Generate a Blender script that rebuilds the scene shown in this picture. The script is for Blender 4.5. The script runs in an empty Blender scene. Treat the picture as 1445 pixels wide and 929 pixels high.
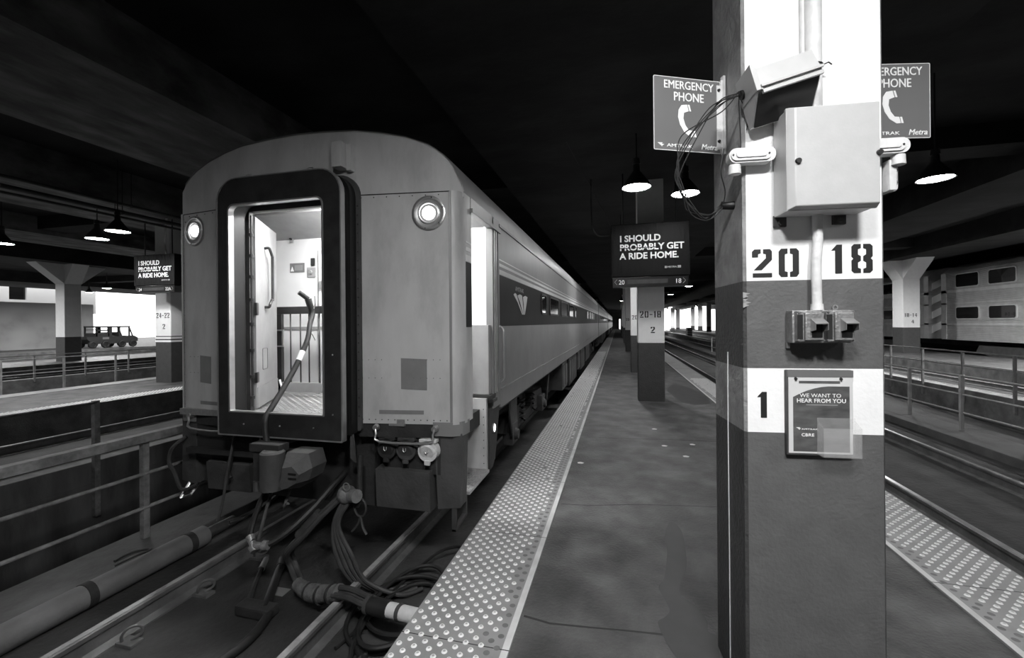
import bpy, bmesh, math, random
from mathutils import Vector, Matrix
random.seed(7)
sc = bpy.context.scene
COL = sc.collection
PI = math.pi

# ------------------------------------------------------------------ camera, sky, exposure
FPX, IW, IH = 600.0, 1445.0, 929.0
YAW = math.atan(149.5 / 600.0)          # camera looks left of the track direction
CAM_H = 1.75
cam = bpy.data.cameras.new('camera')
cam.sensor_fit = 'HORIZONTAL'; cam.sensor_width = 36.0
cam.lens = FPX / IW * 36.0
cam.shift_y = -8.0 / IW
cam.clip_start = 0.02; cam.clip_end = 500
co = bpy.data.objects.new('camera', cam); COL.objects.link(co)
ROLL = math.radians(0.5)
co.matrix_world = (Matrix.Translation((0, 0, CAM_H)) @ Matrix.Rotation(YAW, 4, 'Z')
                   @ Matrix.Rotation(PI / 2, 4, 'X') @ Matrix.Rotation(-ROLL, 4, 'Z'))
sc.camera = co

w = bpy.data.worlds.new('daylight'); sc.world = w; w.use_nodes = True
bg = w.node_tree.nodes['Background']
bg.inputs[0].default_value = (1, 1, 1, 1); bg.inputs[1].default_value = 2.6

sc.view_settings.view_transform = 'Standard'; sc.view_settings.look = 'None'
sc.view_settings.gamma = 1.0; sc.view_settings.use_curve_mapping = False
sc.view_settings.exposure = 0.0
MID_L = 230.0
FAR_L = 1000.0         # the brighter hall left and right of the coach platform
LAMP_L = 85.0        # radiance of a pendant lamp's bulb disc
KEY_L = 300.0

# ------------------------------------------------------------------ materials
def mat(name, g, rough=.6, metal=0., var=.15, scale=6., bump=0., bscale=40., dirt=0., dscale=1.5, dirt_g=.03, spec=.5, stretch=None):
    m = bpy.data.materials.new(name); m.use_nodes = True
    nt = m.node_tree; N = nt.nodes; L = nt.links
    p = N['Principled BSDF']
    p.inputs['Roughness'].default_value = rough; p.inputs['Metallic'].default_value = metal
    p.inputs['Specular IOR Level'].default_value = spec
    tc = N.new('ShaderNodeTexCoord'); src = tc.outputs['Object']
    if stretch:
        mp = N.new('ShaderNodeMapping'); mp.inputs['Scale'].default_value = stretch
        L.new(src, mp.inputs['Vector']); src = mp.outputs['Vector']
    n = N.new('ShaderNodeTexNoise'); n.inputs['Scale'].default_value = scale; n.inputs['Detail'].default_value = 6
    L.new(src, n.inputs['Vector'])
    r = N.new('ShaderNodeValToRGB')
    a, b = max(0, g * (1 - var)), min(1, g * (1 + var))
    r.color_ramp.elements[0].position = .3; r.color_ramp.elements[1].position = .7
    r.color_ramp.elements[0].color = (a, a, a, 1); r.color_ramp.elements[1].color = (b, b, b, 1)
    L.new(n.outputs['Fac'], r.inputs['Fac']); out = r.outputs['Color']
    if dirt > 0:
        n2 = N.new('ShaderNodeTexNoise'); n2.inputs['Scale'].default_value = dscale; n2.inputs['Detail'].default_value = 8
        n2.inputs['Roughness'].default_value = .65
        L.new(src, n2.inputs['Vector'])
        r2 = N.new('ShaderNodeValToRGB'); r2.color_ramp.elements[0].position = .46; r2.color_ramp.elements[1].position = .66
        r2.color_ramp.elements[0].color = (0, 0, 0, 1); r2.color_ramp.elements[1].color = (dirt, dirt, dirt, 1)
        L.new(n2.outputs['Fac'], r2.inputs['Fac'])
        mx = N.new('ShaderNodeMixRGB'); mx.inputs['Color2'].default_value = (dirt_g, dirt_g, dirt_g, 1)
        L.new(r2.outputs['Color'], mx.inputs['Fac']); L.new(out, mx.inputs['Color1']); out = mx.outputs['Color']
    L.new(out, p.inputs['Base Color'])
    if bump > 0:
        nb = N.new('ShaderNodeTexNoise'); nb.inputs['Scale'].default_value = bscale; nb.inputs['Detail'].default_value = 5
        L.new(src, nb.inputs['Vector'])
        bp = N.new('ShaderNodeBump'); bp.inputs['Strength'].default_value = bump; bp.inputs['Distance'].default_value = .02
        L.new(nb.outputs['Fac'], bp.inputs['Height']); L.new(bp.outputs['Normal'], p.inputs['Normal'])
    return m

def emis(name, s):
    m = bpy.data.materials.new(name); m.use_nodes = True
    p = m.node_tree.nodes['Principled BSDF']
    p.inputs['Base Color'].default_value = (.8, .8, .8, 1)
    p.inputs['Emission Color'].default_value = (1, 1, 1, 1); p.inputs['Emission Strength'].default_value = s
    return m

def wave_mat(name, g, rough, metal, scale, strength, axis='Z'):
    m = mat(name, g, rough, metal, .12, 3.)
    nt = m.node_tree; N = nt.nodes; L = nt.links
    tc = N.new('ShaderNodeTexCoord'); wv = N.new('ShaderNodeTexWave'); wv.wave_type = 'BANDS'; wv.bands_direction = axis
    wv.inputs['Scale'].default_value = scale
    L.new(tc.outputs['Object'], wv.inputs['Vector'])
    bp = N.new('ShaderNodeBump'); bp.inputs['Strength'].default_value = strength; bp.inputs['Distance'].default_value = .02
    L.new(wv.outputs['Fac'], bp.inputs['Height']); L.new(bp.outputs['Normal'], N['Principled BSDF'].inputs['Normal'])
    return m

M = {}
M['platform'] = mat('platform_concrete', .082, .62, 0, .5, 3.2, .45, 45, .75, 1.5, .03)
M['trackbed'] = mat('track_concrete', .038, .8, 0, .55, 1.4, .5, 18, .8, 1.3, .012)
M['ledge'] = mat('ledge_concrete', .10, .85, 0, .35, 2.2, .4, 20, .5, 2., .05)
M['trench'] = mat('trench_concrete', .13, .85, 0, .4, 2., .3, 12, .6, 1.5, .03, stretch=(1, 1.5, .35))
M['wallcon'] = mat('pale_wall_concrete', .30, .8, 0, .35, 2.5, .3, 15, .5, 2., .08)
M['ceiling'] = mat('dark_ceiling', .024, .85, 0, .6, 1.3, .3, 8, .8, .8, .01, stretch=(.6, 1, 1))  # dark paint, taken down to near black for the unlit space above the lamps
M['soffit'] = mat('lit_mottled_soffit', .17, .7, 0, .6, 2.2, .4, 9, .8, 1.4, .02, stretch=(1.2, .5, 1))  # faint patches of light put into the soffit colour
M['backwall'] = mat('dark_wall', .07, .9, 0, .4, 1.)
M['graywall'] = mat('grey_wall', .35, .8, 0, .25, .8, dirt=.4, dscale=.4, dirt_g=.2)
M['whitewall'] = mat('white_wall', .8, .8, 0, .05, .8)
M['tactile'] = mat('tactile_paint', .27, .5, 0, .18, 5., .1, 60, .5, 2.5, .16)
M['dome'] = mat('worn_dome', .8, .4, 0, .08, 20.)
M['dometop'] = mat('worn_dome_top', .42, .4, 0, .2, 20.)
M['domeworn'] = mat('worn_out_dome', .14, .6, 0, .2, 20.)
M['bare'] = mat('bare_strip_edge', .55, .5, 0, .15, 6.)
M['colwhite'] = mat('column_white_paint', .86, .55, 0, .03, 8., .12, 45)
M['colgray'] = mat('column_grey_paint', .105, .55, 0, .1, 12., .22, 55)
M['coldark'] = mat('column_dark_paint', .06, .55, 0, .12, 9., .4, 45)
M['colside'] = mat('column_side_grey', .3, .6, 0, .2, 9., .4, 45, .5, 7., .12)  # front white repeated in a darker grey on the side faces
M['stencil'] = mat('black_stencil_paint', .012, .6, 0, .2, 20.)
M['boxpaint'] = mat('pale_enclosure_paint', .44, .45, 0, .04, 14., .05, 90)
M['conduit'] = mat('painted_conduit', .62, .5, 0, .12, 14., .2, 60)
M['castmetal'] = mat('cast_aluminium', .28, .42, .5, .2, 25., .3, 90)
M['black'] = mat('black_rubber', .007, .5, 0, .3, 12.)
M['blackgloss'] = mat('black_plastic', .01, .28, 0, .2, 12.)
M['signgray'] = mat('sign_grey', .14, .45, 0, .05, 5.)
M['white'] = mat('white_lettering', .85, .5, 0, .02, 5.)
M['dimwhite'] = mat('dull_lettering', .3, .5, 0, .02, 5.)
M['wrap'] = mat('black_vinyl_wrap', .005, .5, 0, .3, 2., .5, 5, spec=.12, stretch=(2, 1, .6))
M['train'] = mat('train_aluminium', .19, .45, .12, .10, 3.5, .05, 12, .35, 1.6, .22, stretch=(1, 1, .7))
M['trainend'] = mat('train_end_grey', .50, .5, .1, .10, 3., .06, 14, .5, 2.6, .30, stretch=(1.3, 1.3, .5))  # lighter tone than the coach sides
M['roofm'] = mat('train_roof', .30, .5, .2, .15, 3., dirt=.4, dscale=1.5, dirt_g=.12)
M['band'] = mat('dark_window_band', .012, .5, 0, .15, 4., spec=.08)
M['stripe'] = mat('pale_stripe', .6, .35, 0, .06, 5.)
M['darksteel'] = mat('dark_steel', .045, .42, .5, .25, 8., .1, 40)
M['steel'] = mat('bright_steel', .5, .35, .8, .12, 10.)
M['under'] = mat('underframe_grime', .02, .75, 0, .4, 5., .3, 25)
M['under2'] = mat('underframe_grey', .055, .7, 0, .35, 5., .25, 25, .4, 5., .05)
M['rail'] = mat('worn_rail', .16, .42, .4, .3, 6., .2, 30)
M['railtop'] = mat('polished_rail_head', .55, .3, .8, .2, 6.)
M['pipe'] = mat('grey_pipe', .13, .7, 0, .2, 4., .15, 25, .3, 3., .1)
M['fence'] = mat('fence_paint', .40, .6, 0, .25, 12., .3, 50, .55, 6., .16)
M['fencedark'] = mat('weathered_fence_paint', .22, .65, 0, .35, 12., .3, 50, .6, 5., .06)
M['vest'] = mat('vestibule_panel', .8, .4, 0, .04, 4.)
M['vestgray'] = mat('vestibule_grey', .30, .5, 0, .1, 6., dirt=.3, dscale=4., dirt_g=.25)
M['tread'] = mat('tread_plate', .35, .4, .5, .15, 30.)
M['lens'] = emis('marker_lens_glow', 5.)
M['lensdim'] = emis('side_lens_glow', 4.)
M['reflector'] = mat('lamp_reflector', .6, .3, .6, .05, 10.)
M['fixture'] = emis('vestibule_fixture_glow', 75.)
M['bulb'] = emis('lamp_bulb_glow', LAMP_L)
M['bulbkey'] = emis('key_bulb_glow', KEY_L)
M['bulbmid'] = emis('mid_hall_bulb_glow', MID_L)
M['bulbfar'] = emis('far_hall_bulb_glow', FAR_L)
M['shade'] = mat('lamp_shade_enamel', .05, .4, .3, .2, 8.)
M['hose'] = mat('hose_rubber', .014, .6, 0, .3, 12.)
M['cable'] = mat('cable_jacket', .04, .6, 0, .35, 12.)
M['sleeve'] = mat('woven_sleeve', .11, .85, 0, .35, 18., .4, 60)
M['metra'] = wave_mat('fluted_stainless', .5, .36, .3, 6., .8)
M['metrasmooth'] = mat('smooth_stainless', .55, .35, .35, .12, 3.)
M['glassdark'] = mat('dark_window_glass', .012, .06, 0, .1, 3.)
M['tan'] = mat('vehicle_dark_paint', .02, .45, 0, .2, 5.)
M['litter'] = mat('paper_scrap', .7, .8, 0, .05, 8.)
M['wet'] = mat('wet_concrete', .024, .5, 0, .3, 6.)
M['crack'] = mat('crack_line', .03, .9, 0, .2, 10.)  # dark line of floor cracks and tile joints
M['patch'] = mat('grey_patch', .2, .55, .1, .08, 8.)
M['wire'] = mat('black_wire', .02, .5, 0, .2, 10.)
g_ = bpy.data.materials.new('clear_acrylic'); g_.use_nodes = True
_t = g_.node_tree; _n = _t.nodes; _p = _n['Principled BSDF']
_p.inputs['Base Color'].default_value = (.75, .75, .75, 1); _p.inputs['Roughness'].default_value = .18
_tr = _n.new('ShaderNodeBsdfTransparent'); _mx = _n.new('ShaderNodeMixShader'); _mx.inputs[0].default_value = .10
_t.links.new(_tr.outputs[0], _mx.inputs[1]); _t.links.new(_p.outputs[0], _mx.inputs[2]); _t.links.new(_mx.outputs[0], _n['Material Output'].inputs['Surface'])
M['acrylic'] = g_
# grey wall of poster: sheet
M['sheet'] = mat('poster_grey_print', .09, .4, 0, .35, 5., stretch=(3, 3, 8))
M['sheetwhite'] = mat('poster_white_print', .6, .4, 0, .05, 8.)

# ------------------------------------------------------------------ mesh builder
ORG = {}
class MB:
    def __init__(s): s.bm = bmesh.new(); s.mi = 0; s.sm = set()
    def _f(s, vs, smooth=False):
        try: f = s.bm.faces.new(vs)
        except ValueError: return None
        f.material_index = s.mi; f.smooth = smooth; return f
    def v(s, p): return s.bm.verts.new(p)
    def poly(s, pts): return s._f([s.v(p) for p in pts])
    def hexa(s, p, bev=0):
        vs = [s.v(q) for q in p]
        fs = [s._f([vs[i] for i in q]) for q in ((3,2,1,0),(4,5,6,7),(0,1,5,4),(1,2,6,5),(2,3,7,6),(3,0,4,7))]
        if bev > 0:
            es = list({e for f in fs if f for e in f.edges})
            r = bmesh.ops.bevel(s.bm, geom=es, offset=bev, segments=2, profile=.6, affect='EDGES')
            for f in r['faces']: f.material_index = s.mi; f.smooth = True
        return s
    def box(s, x0, x1, y0, y1, z0, z1, bev=0):
        return s.hexa([(x0,y0,z0),(x1,y0,z0),(x1,y1,z0),(x0,y1,z0),(x0,y0,z1),(x1,y0,z1),(x1,y1,z1),(x0,y1,z1)], bev)
    def prism(s, pts, axis, a, b, smooth=False):
        # pts 2-D; axis is the extrusion axis; the other two in order
        def P(q, t):
            return {'x': (t, q[0], q[1]), 'y': (q[0], t, q[1]), 'z': (q[0], q[1], t)}[axis]
        A = [s.v(P(q, a)) for q in pts]; B = [s.v(P(q, b)) for q in pts]
        n = len(pts)
        s._f(A[::-1]); s._f(B)
        for i in range(n): s._f([A[i], A[(i+1) % n], B[(i+1) % n], B[i]], smooth)
        return s
    def ring(s, outer, inner, axis, a, b):
        def P(q, t):
            return {'x': (t, q[0], q[1]), 'y': (q[0], t, q[1]), 'z': (q[0], q[1], t)}[axis]
        n = len(outer)
        OA = [s.v(P(q, a)) for q in outer]; OB = [s.v(P(q, b)) for q in outer]
        IA = [s.v(P(q, a)) for q in inner]; IB = [s.v(P(q, b)) for q in inner]
        for i in range(n):
            j = (i+1) % n
            s._f([OA[i], OA[j], IA[j], IA[i]]); s._f([OB[j], OB[i], IB[i], IB[j]])
            s._f([OA[j], OA[i], OB[i], OB[j]], True); s._f([IA[i], IA[j], IB[j], IB[i]], True)
        return s
    def tube(s, path, r, seg=8, sub=0, closed=False):
        P = [Vector(p) for p in path]
        if sub: P = smooth_path(P, sub)
        rr = r if isinstance(r, (list, tuple)) else None
        n = len(P); rings = []; up = None
        for i in range(n):
            if closed: t = P[(i+1) % n] - P[i-1]
            else: t = P[min(i+1, n-1)] - P[max(i-1, 0)]
            if t.length < 1e-9: t = Vector((0, 0, 1))
            t.normalize()
            if up is None: up = Vector((0, 0, 1)) if abs(t.z) < .9 else Vector((1, 0, 0))
            a = t.cross(up)
            if a.length < 1e-6: a = t.cross(Vector((0, 1, 0)))
            a.normalize(); b = a.cross(t); up = b
            R = rr[min(len(rr)-1, int(i * len(rr) / n))] if rr else r
            rings.append([s.v(P[i] + (a * math.cos(2*PI*k/seg) + b * math.sin(2*PI*k/seg)) * R) for k in range(seg)])
        for i in range(n - (0 if closed else 1)):
            A, B = rings[i], rings[(i+1) % n]
            for k in range(seg): s._f([A[k], A[(k+1) % seg], B[(k+1) % seg], B[k]], True)
        if not closed: s._f(rings[0][::-1]); s._f(rings[-1])
        return s
    def cyl(s, p0, p1, r0, r1=None, seg=16):
        r1 = r0 if r1 is None else r1
        p0, p1 = Vector(p0), Vector(p1); t = (p1 - p0).normalized()
        a = t.cross(Vector((0, 0, 1)) if abs(t.z) < .9 else Vector((1, 0, 0))).normalized(); b = a.cross(t)
        A = [s.v(p0 + (a*math.cos(2*PI*k/seg) + b*math.sin(2*PI*k/seg))*r0) for k in range(seg)]
        B = [s.v(p1 + (a*math.cos(2*PI*k/seg) + b*math.sin(2*PI*k/seg))*r1) for k in range(seg)]
        s._f(A[::-1]); s._f(B)
        for k in range(seg): s._f([A[k], A[(k+1) % seg], B[(k+1) % seg], B[k]], True)
        return s
    def lathe(s, prof, c, axis=(0, 0, 1), seg=24):
        c = Vector(c); t = Vector(axis).normalized()
        a = t.cross(Vector((0, 0, 1)) if abs(t.z) < .9 else Vector((1, 0, 0))).normalized(); b = a.cross(t)
        prev = None
        for (r, h) in prof:
            if r < 1e-6: cur = [s.v(c + t*h)]
            else: cur = [s.v(c + t*h + (a*math.cos(2*PI*k/seg) + b*math.sin(2*PI*k/seg))*r) for k in range(seg)]
            if prev:
                for k in range(seg):
                    k2 = (k+1) % seg
                    if len(prev) == 1 and len(cur) > 1: s._f([prev[0], cur[k2], cur[k]], True)
                    elif len(cur) == 1 and len(prev) > 1: s._f([prev[k], prev[k2], cur[0]], True)
                    elif len(cur) > 1: s._f([prev[k], prev[k2], cur[k2], cur[k]], True)
            prev = cur
        return s
    def disc(s, c, r, axis, seg=24):
        c = Vector(c); t = Vector(axis).normalized()
        a = t.cross(Vector((0, 0, 1)) if abs(t.z) < .9 else Vector((1, 0, 0))).normalized(); b = a.cross(t)
        s._f([s.v(c + (a*math.cos(2*PI*k/seg) + b*math.sin(2*PI*k/seg))*r) for k in range(seg)])
        return s
    def build(s, name, mats, parent=None, org=None, fixn=True):
        bm = s.bm
        if fixn: bmesh.ops.recalc_face_normals(bm, faces=bm.faces[:])
        if org is None:
            if parent is not None: org = ORG[parent.name]
            else:
                xs = [v.co for v in bm.verts]
                lo = Vector([min(c[i] for c in xs) for i in range(3)]); hi = Vector([max(c[i] for c in xs) for i in range(3)])
                org = Vector(((lo.x+hi.x)/2, (lo.y+hi.y)/2, lo.z))
        org = Vector(org)
        bmesh.ops.translate(bm, verts=bm.verts[:], vec=-org)
        for e in bm.edges:
            if len(e.link_faces) == 2 and e.calc_face_angle(0) > .7: e.smooth = False
        me = bpy.data.meshes.new(name); bm.to_mesh(me); bm.free()
        for m_ in (mats if isinstance(mats, (list, tuple)) else [mats]): me.materials.append(M[m_] if isinstance(m_, str) else m_)
        o = bpy.data.objects.new(name, me); COL.objects.link(o)
        ORG[o.name] = org
        if parent is not None: o.parent = parent
        else: o.location = org
        return o

def smooth_path(P, sub):
    out = []; n = len(P)
    for i in range(n - 1):
        p0, p1, p2, p3 = P[max(i-1, 0)], P[i], P[i+1], P[min(i+2, n-1)]
        for k in range(sub):
            t = k / sub
            out.append(.5*((2*p1) + (p2-p0)*t + (2*p0-5*p1+4*p2-p3)*t*t + (3*p1-p0-3*p2+p3)*t**3))
    out.append(P[-1]); return out

def tag(o, label=None, cat=None, group=None, kind=None):
    if label: o['label'] = label
    if cat: o['category'] = cat
    if group: o['group'] = group
    if kind: o['kind'] = kind
    return o

class Frame:       # a local frame on a rotated face: x along the face, y into it, z up
    def __init__(s, p, rot): s.p = Vector(p); s.rot = rot; s.m = Matrix.Rotation(rot, 3, 'Z')
    def world(s, q): return s.p + s.m @ Vector(q)

def thing(name, label, cat, org, group=None, frame=None, kind=None):
    o = bpy.data.objects.new(name, None); o.empty_display_size = .1; COL.objects.link(o)
    ORG[o.name] = Vector(org)
    if frame: o.location = frame.world(org); o.rotation_euler = (0, 0, frame.rot)
    else: o.location = org
    return tag(o, label, cat, group, kind)

def struct(o): o['kind'] = 'structure'; return o

def copy_tree(o, parent=None):
    kids = [c for c in bpy.data.objects if c.parent == o]
    c = o.copy(); COL.objects.link(c); c.parent = parent; ORG[c.name] = ORG[o.name].copy()
    for ch in kids: copy_tree(ch, c)
    return c

def text(body, size, material, parent, loc, rot=(PI/2, 0, 0), align='LEFT', xs=1., bold=0., ext=.0012, name='lettering', shear=0., spacing=1.):
    cu = bpy.data.curves.new('t', 'FONT'); cu.body = body; cu.size = size; cu.align_x = align
    cu.extrude = ext*.5; cu.bevel_depth = bold*.75; cu.bevel_resolution = 0; cu.shear = shear; cu.space_character = spacing; cu.resolution_u = 3
    t = bpy.data.objects.new('t', cu); COL.objects.link(t)
    dg = bpy.context.evaluated_depsgraph_get()
    me = bpy.data.meshes.new_from_object(t.evaluated_get(dg)); me.name = name
    bpy.data.objects.remove(t); bpy.data.curves.remove(cu)
    me.transform(Matrix.Diagonal((xs, 1, 1, 1)))
    R = Matrix.Rotation(rot[2], 4, 'Z') @ Matrix.Rotation(rot[1], 4, 'Y') @ Matrix.Rotation(rot[0], 4, 'X')
    me.transform(Matrix.Translation(Vector(loc) - ORG[parent.name]) @ R)
    me.materials.clear(); me.materials.append(M[material])
    o = bpy.data.objects.new(name, me); COL.objects.link(o); o.parent = parent; ORG[o.name] = ORG[parent.name]
    return o

def rrect(x0, x1, z0, z1, r, n=5, rb=None):
    rb = r if rb is None else rb
    P = []
    for (cx, cz, a0, rr) in ((x1-rb, z0+rb, -PI/2, rb), (x1-r, z1-r, 0, r), (x0+r, z1-r, PI/2, r), (x0+rb, z0+rb, PI, rb)):
        for k in range(n+1):
            a = a0 + k*PI/2/n; P.append((cx + rr*math.cos(a), cz + rr*math.sin(a)))
    return P

# stencil figures in a unit cell: width w, height 1 (x right, z up)
def stencil(ch):
    if ch == '4': return [[(0,.3),(.29,1),(.29,.68),(.17,.44),(.29,.44),(.29,.28),(0,.28)], [(.37,0),(.56,0),(.56,.28),(.66,.28),(.66,.44),(.56,.44),(.56,1),(.37,1)]]
    if ch == '1': return [[(.0,.80),(.28,1),(.55,1),(.55,0),(.2,0),(.2,.80)]]
    if ch == '0': return [[(.0,.1),(.08,.0),(.29,.0),(.29,.17),(.2,.2),(.2,.8),(.29,.83),(.29,1),(.08,1),(0,.9)],
                          [(.66,.1),(.58,.0),(.37,.0),(.37,.17),(.46,.2),(.46,.8),(.37,.83),(.37,1),(.58,1),(.66,.9)]]
    if ch == '2': return [[(0,.72),(.2,.72),(.2,.83),(.29,.86),(.29,1),(.08,1),(0,.92)],
                          [(.37,1),(.6,1),(.66,.92),(.66,.62),(.32,.26),(.06,.26),(.46,.68),(.46,.82),(.37,.85)],
                          [(.02,0),(.66,0),(.66,.15),(.02,.15)]]
    if ch == '8': return [[(.29,0),(.08,0),(0,.08),(0,.43),(.06,.5),(0,.57),(0,.92),(.08,1),(.29,1),(.29,.86),(.2,.82),(.2,.64),(.29,.58),(.29,.42),(.2,.36),(.2,.18),(.29,.14)],
                          [(.37,0),(.58,0),(.66,.08),(.66,.43),(.6,.5),(.66,.57),(.66,.92),(.58,1),(.37,1),(.37,.86),(.46,.82),(.46,.64),(.37,.58),(.37,.42),(.46,.36),(.46,.18),(.37,.14)]]
    return []

def stencils(s, x, z, h, gap, y, parent, wsc=1.):
    for ch in s:
        if ch == '-':
            mb = MB(); mb.box(x, x+.4*h, y-.002, y, z+.42*h, z+.54*h); mb.build('painted_dash', 'stencil', parent); x += .4*h + gap; continue
        mb = MB()
        ww = wsc*(.62 if ch == '1' else 1.)
        for pl in stencil(ch): mb.prism([(x + p[0]*h*ww, z + p[1]*h) for p in pl], 'y', y-.002, y)
        mb.build('painted_numeral', 'stencil', parent)
        x += (.66 if ch != '1' else .40)*h*wsc + gap

# ================================================================== STRUCTURE
RAIL_Z = -.375
YN, YF = -16., 118.
def platform(x0, x1, y0=YN, y1=YF):
    mb = MB(); mb.box(x0, x1, y0, y1, -.62, 0)
    return struct(mb.build('platform', 'platform'))
platform(-1.2, 2.63); platform(-15.45, -11.6); platform(-29.7, -25.9); platform(13.1, 16.9)
platform(-75, -40.2)
def bed(x0, x1, z=-.55):
    mb = MB(); mb.box(x0, x1, YN, YF, -2.2, z); return struct(mb.build('floor_trackbed', 'trackbed'))
bed(-5.0, -1.2); bed(-11.6, -8.1); bed(-19.1, -15.45); bed(-25.9, -22.35); bed(-40.2, -29.7); bed(2.63, 6.7); bed(9.6, 13.1); bed(16.9, 30)
for x0, x1, z in ((-8.0, -5.0, -1.9), (-22.2, -19.2, -1.3), (6.7, 9.45, -.95)):
    mb = MB(); mb.box(x0, x1, YN, YF, -2.3, z); struct(mb.build('floor_trench', 'trackbed'))
# curbs that stand beside the tracks
mb = MB(); mb.box(-5.02, -4.45, YN, YF, -.56, -.45, .02); struct(mb.build('trim_ledge', 'ledge'))
mb = MB(); mb.box(5.95, 6.72, YN, YF, -.56, -.40, .02); struct(mb.build('trim_ledge', 'ledge'))
mb = MB(); mb.box(-8.25, -8.0, YN, YF, -2.0, -.36, .015); mb.box(-8.0, -7.985, YN, YF, -.74, -.70); struct(mb.build('wall_trench', 'trench'))
mb = MB(); mb.box(9.45, 9.75, YN, YF, -1.0, -.22, .015); struct(mb.build('wall_trench', 'wallcon'))
mb = MB(); mb.box(-22.5, -22.2, YN, YF, -1.4, -.25, .015); struct(mb.build('wall_trench', 'wallcon'))
mb = MB(); mb.box(-19.25, -18.95, YN, YF, -1.4, -.5, .015); struct(mb.build('wall_trench', 'wallcon'))
# ceiling with long girders
mb = MB(); mb.box(-46, 31, YN, YF, 5.7, 6.0); struct(mb.build('ceiling', 'ceiling'))
for x0, x1, z, m_ in ((-2.45, 3.6, 4.9, 'ceiling'), (-8.75, -6.0, 4.9, 'soffit'), (-14.9, -12.2, 4.9, 'soffit'), (-29.2, -26.4, 4.95, 'ceiling'),
                      (-22.5, -20., 5.1, 'soffit'), (-46, -40.5, 4.95, 'ceiling'), (8.3, 10.6, 4.9, 'ceiling'), (13.8, 16.2, 4.9, 'ceiling'), (23, 25, 4.9, 'ceiling')):
    mb = MB(); mb.box(x0, x1, YN, YF, z, 5.75); struct(mb.build('ceiling_girder', m_))
for y in (10.2, 24., 38., 52., 66., 80., 94.):
    mb = MB(); mb.box(-45.5, 30.5, y+.4, y+1.2, 5.25, 5.75); struct(mb.build('ceiling_crossbeam', 'ceiling'))
mb = MB(); mb.box(-75, 31, YN-.3, YN, -2.2, 6); struct(mb.build('wall_rear', 'backwall'))
mb = MB(); mb.box(30, 30.3, YN, YF, -2.2, 6); struct(mb.build('wall_right', 'backwall'))
mb = MB(); mb.box(-22, .3, 112, 112.3, -.6, 6); mb.box(1.2, 3., 112, 112.3, -.6, 6); mb.box(.3, 1.2, 112, 112.3, 2.6, 6); struct(mb.build('wall_far', 'backwall'))
# grey wall and pale wall at the open left side
mb = MB(); mb.box(-46., -45.6, 2., 27.9, -.1, 3.75); mb.box(-45.6, -45.57, 2., 27.9, 1.9, 1.94); struct(mb.build('wall_left', 'graywall'))
mb = MB()
mb.box(-49., -48.7, 2., 24.0, 3., 6.); mb.box(-49., -48.7, 25.1, 30, 3., 6.); mb.box(-49, -48.7, 24., 25.1, 3., 4.1); mb.box(-49, -48.7, 24., 25.1, 5.35, 6.)
struct(mb.build('wall_pale', 'whitewall'))
mb = MB(); mb.box(-48.95, -48.9, 24.0, 25.1, 4.1, 5.35); struct(mb.build('window_1', 'glassdark'))

# ------------------------------------------------------------------ tactile strips
def tactile(x0, x1, y0, y1, label, dome_to, joints=True, seg=12, flip=True):
    mb = MB(); mb.mi = 0; mb.box(x0, x1, y0, y1, 0.0, .012)
    r, p = .0165, .044
    ncol = int((x1-x0-.085)/p)+1
    bm = mb.bm; j = 0; y = max(y0, .6); q = random.Random(3)
    def ringv(cx, cy, rr, z, sg): return [bm.verts.new((cx+rr*math.cos(2*PI*k/sg), cy+rr*math.sin(2*PI*k/sg), z)) for k in range(sg)]
    while y < dome_to:
        sg = seg if y < 7 else (7 if y < 12 else 5)
        for i in range(ncol):
            if (i+j) % 2: continue
            cx = (x0+.028+i*p) if flip else (x1-.028-i*p); cy = y
            worn = i >= ncol-1 or (i == ncol-2 and q.random() < .5) or q.random() < .006
            if worn:
                f = bm.faces.new(ringv(cx, cy, r*1.1, .0126, sg)); f.material_index = 4; continue
            lo = ringv(cx, cy, r, .012, sg); hi = ringv(cx, cy, .74*r, .0175, sg)
            rings = [lo, hi]
            if y < 7: rings.append(ringv(cx, cy, .46*r, .0182, sg))
            f = bm.faces.new(rings[-1]); f.material_index = 3 if y < 7 else 1
            for a_, b_ in zip(rings, rings[1:]):
                for k in range(sg):
                    f = bm.faces.new([a_[k], a_[(k+1) % sg], b_[(k+1) % sg], b_[k]]); f.material_index = 1; f.smooth = True
        y += p; j += 1
    mb.mi = 5
    if flip: mb.box(x1-.04, x1-.002, y0, y1, .0118, .0124)
    else: mb.box(x0+.002, x0+.04, y0, y1, .0118, .0124)
    if joints:
        mb.mi = 2; y = y0 + 1.1
        while y < 40:
            mb.box(x0, x1, y-.003, y+.003, .0115, .0125); y += 1.22
    mb.mi = 0
    return tag(mb.build('tactile_paving_strip', ['tactile', 'dome', 'crack', 'dometop', 'domeworn', 'bare'], org=(x0, y0, 0), fixn=False), label, 'tactile paving')
tactile(-1.2, -.575, YN, YF, 'long pale strip of studded paving along the edge beside the passenger coach', 26.)
tactile(2.0, 2.63, YN, YF, 'studded paving strip to the right of the big column along the empty track', 14., flip=False)
tactile(-12.2, -11.6, YN, YF, 'studded paving strip on the near edge of the platform beyond the trench', 14., False, 6)
tactile(-15.45, -14.85, YN, YF, 'pale strip on the far edge of the platform beyond the trench', 2., False, 6)

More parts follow.
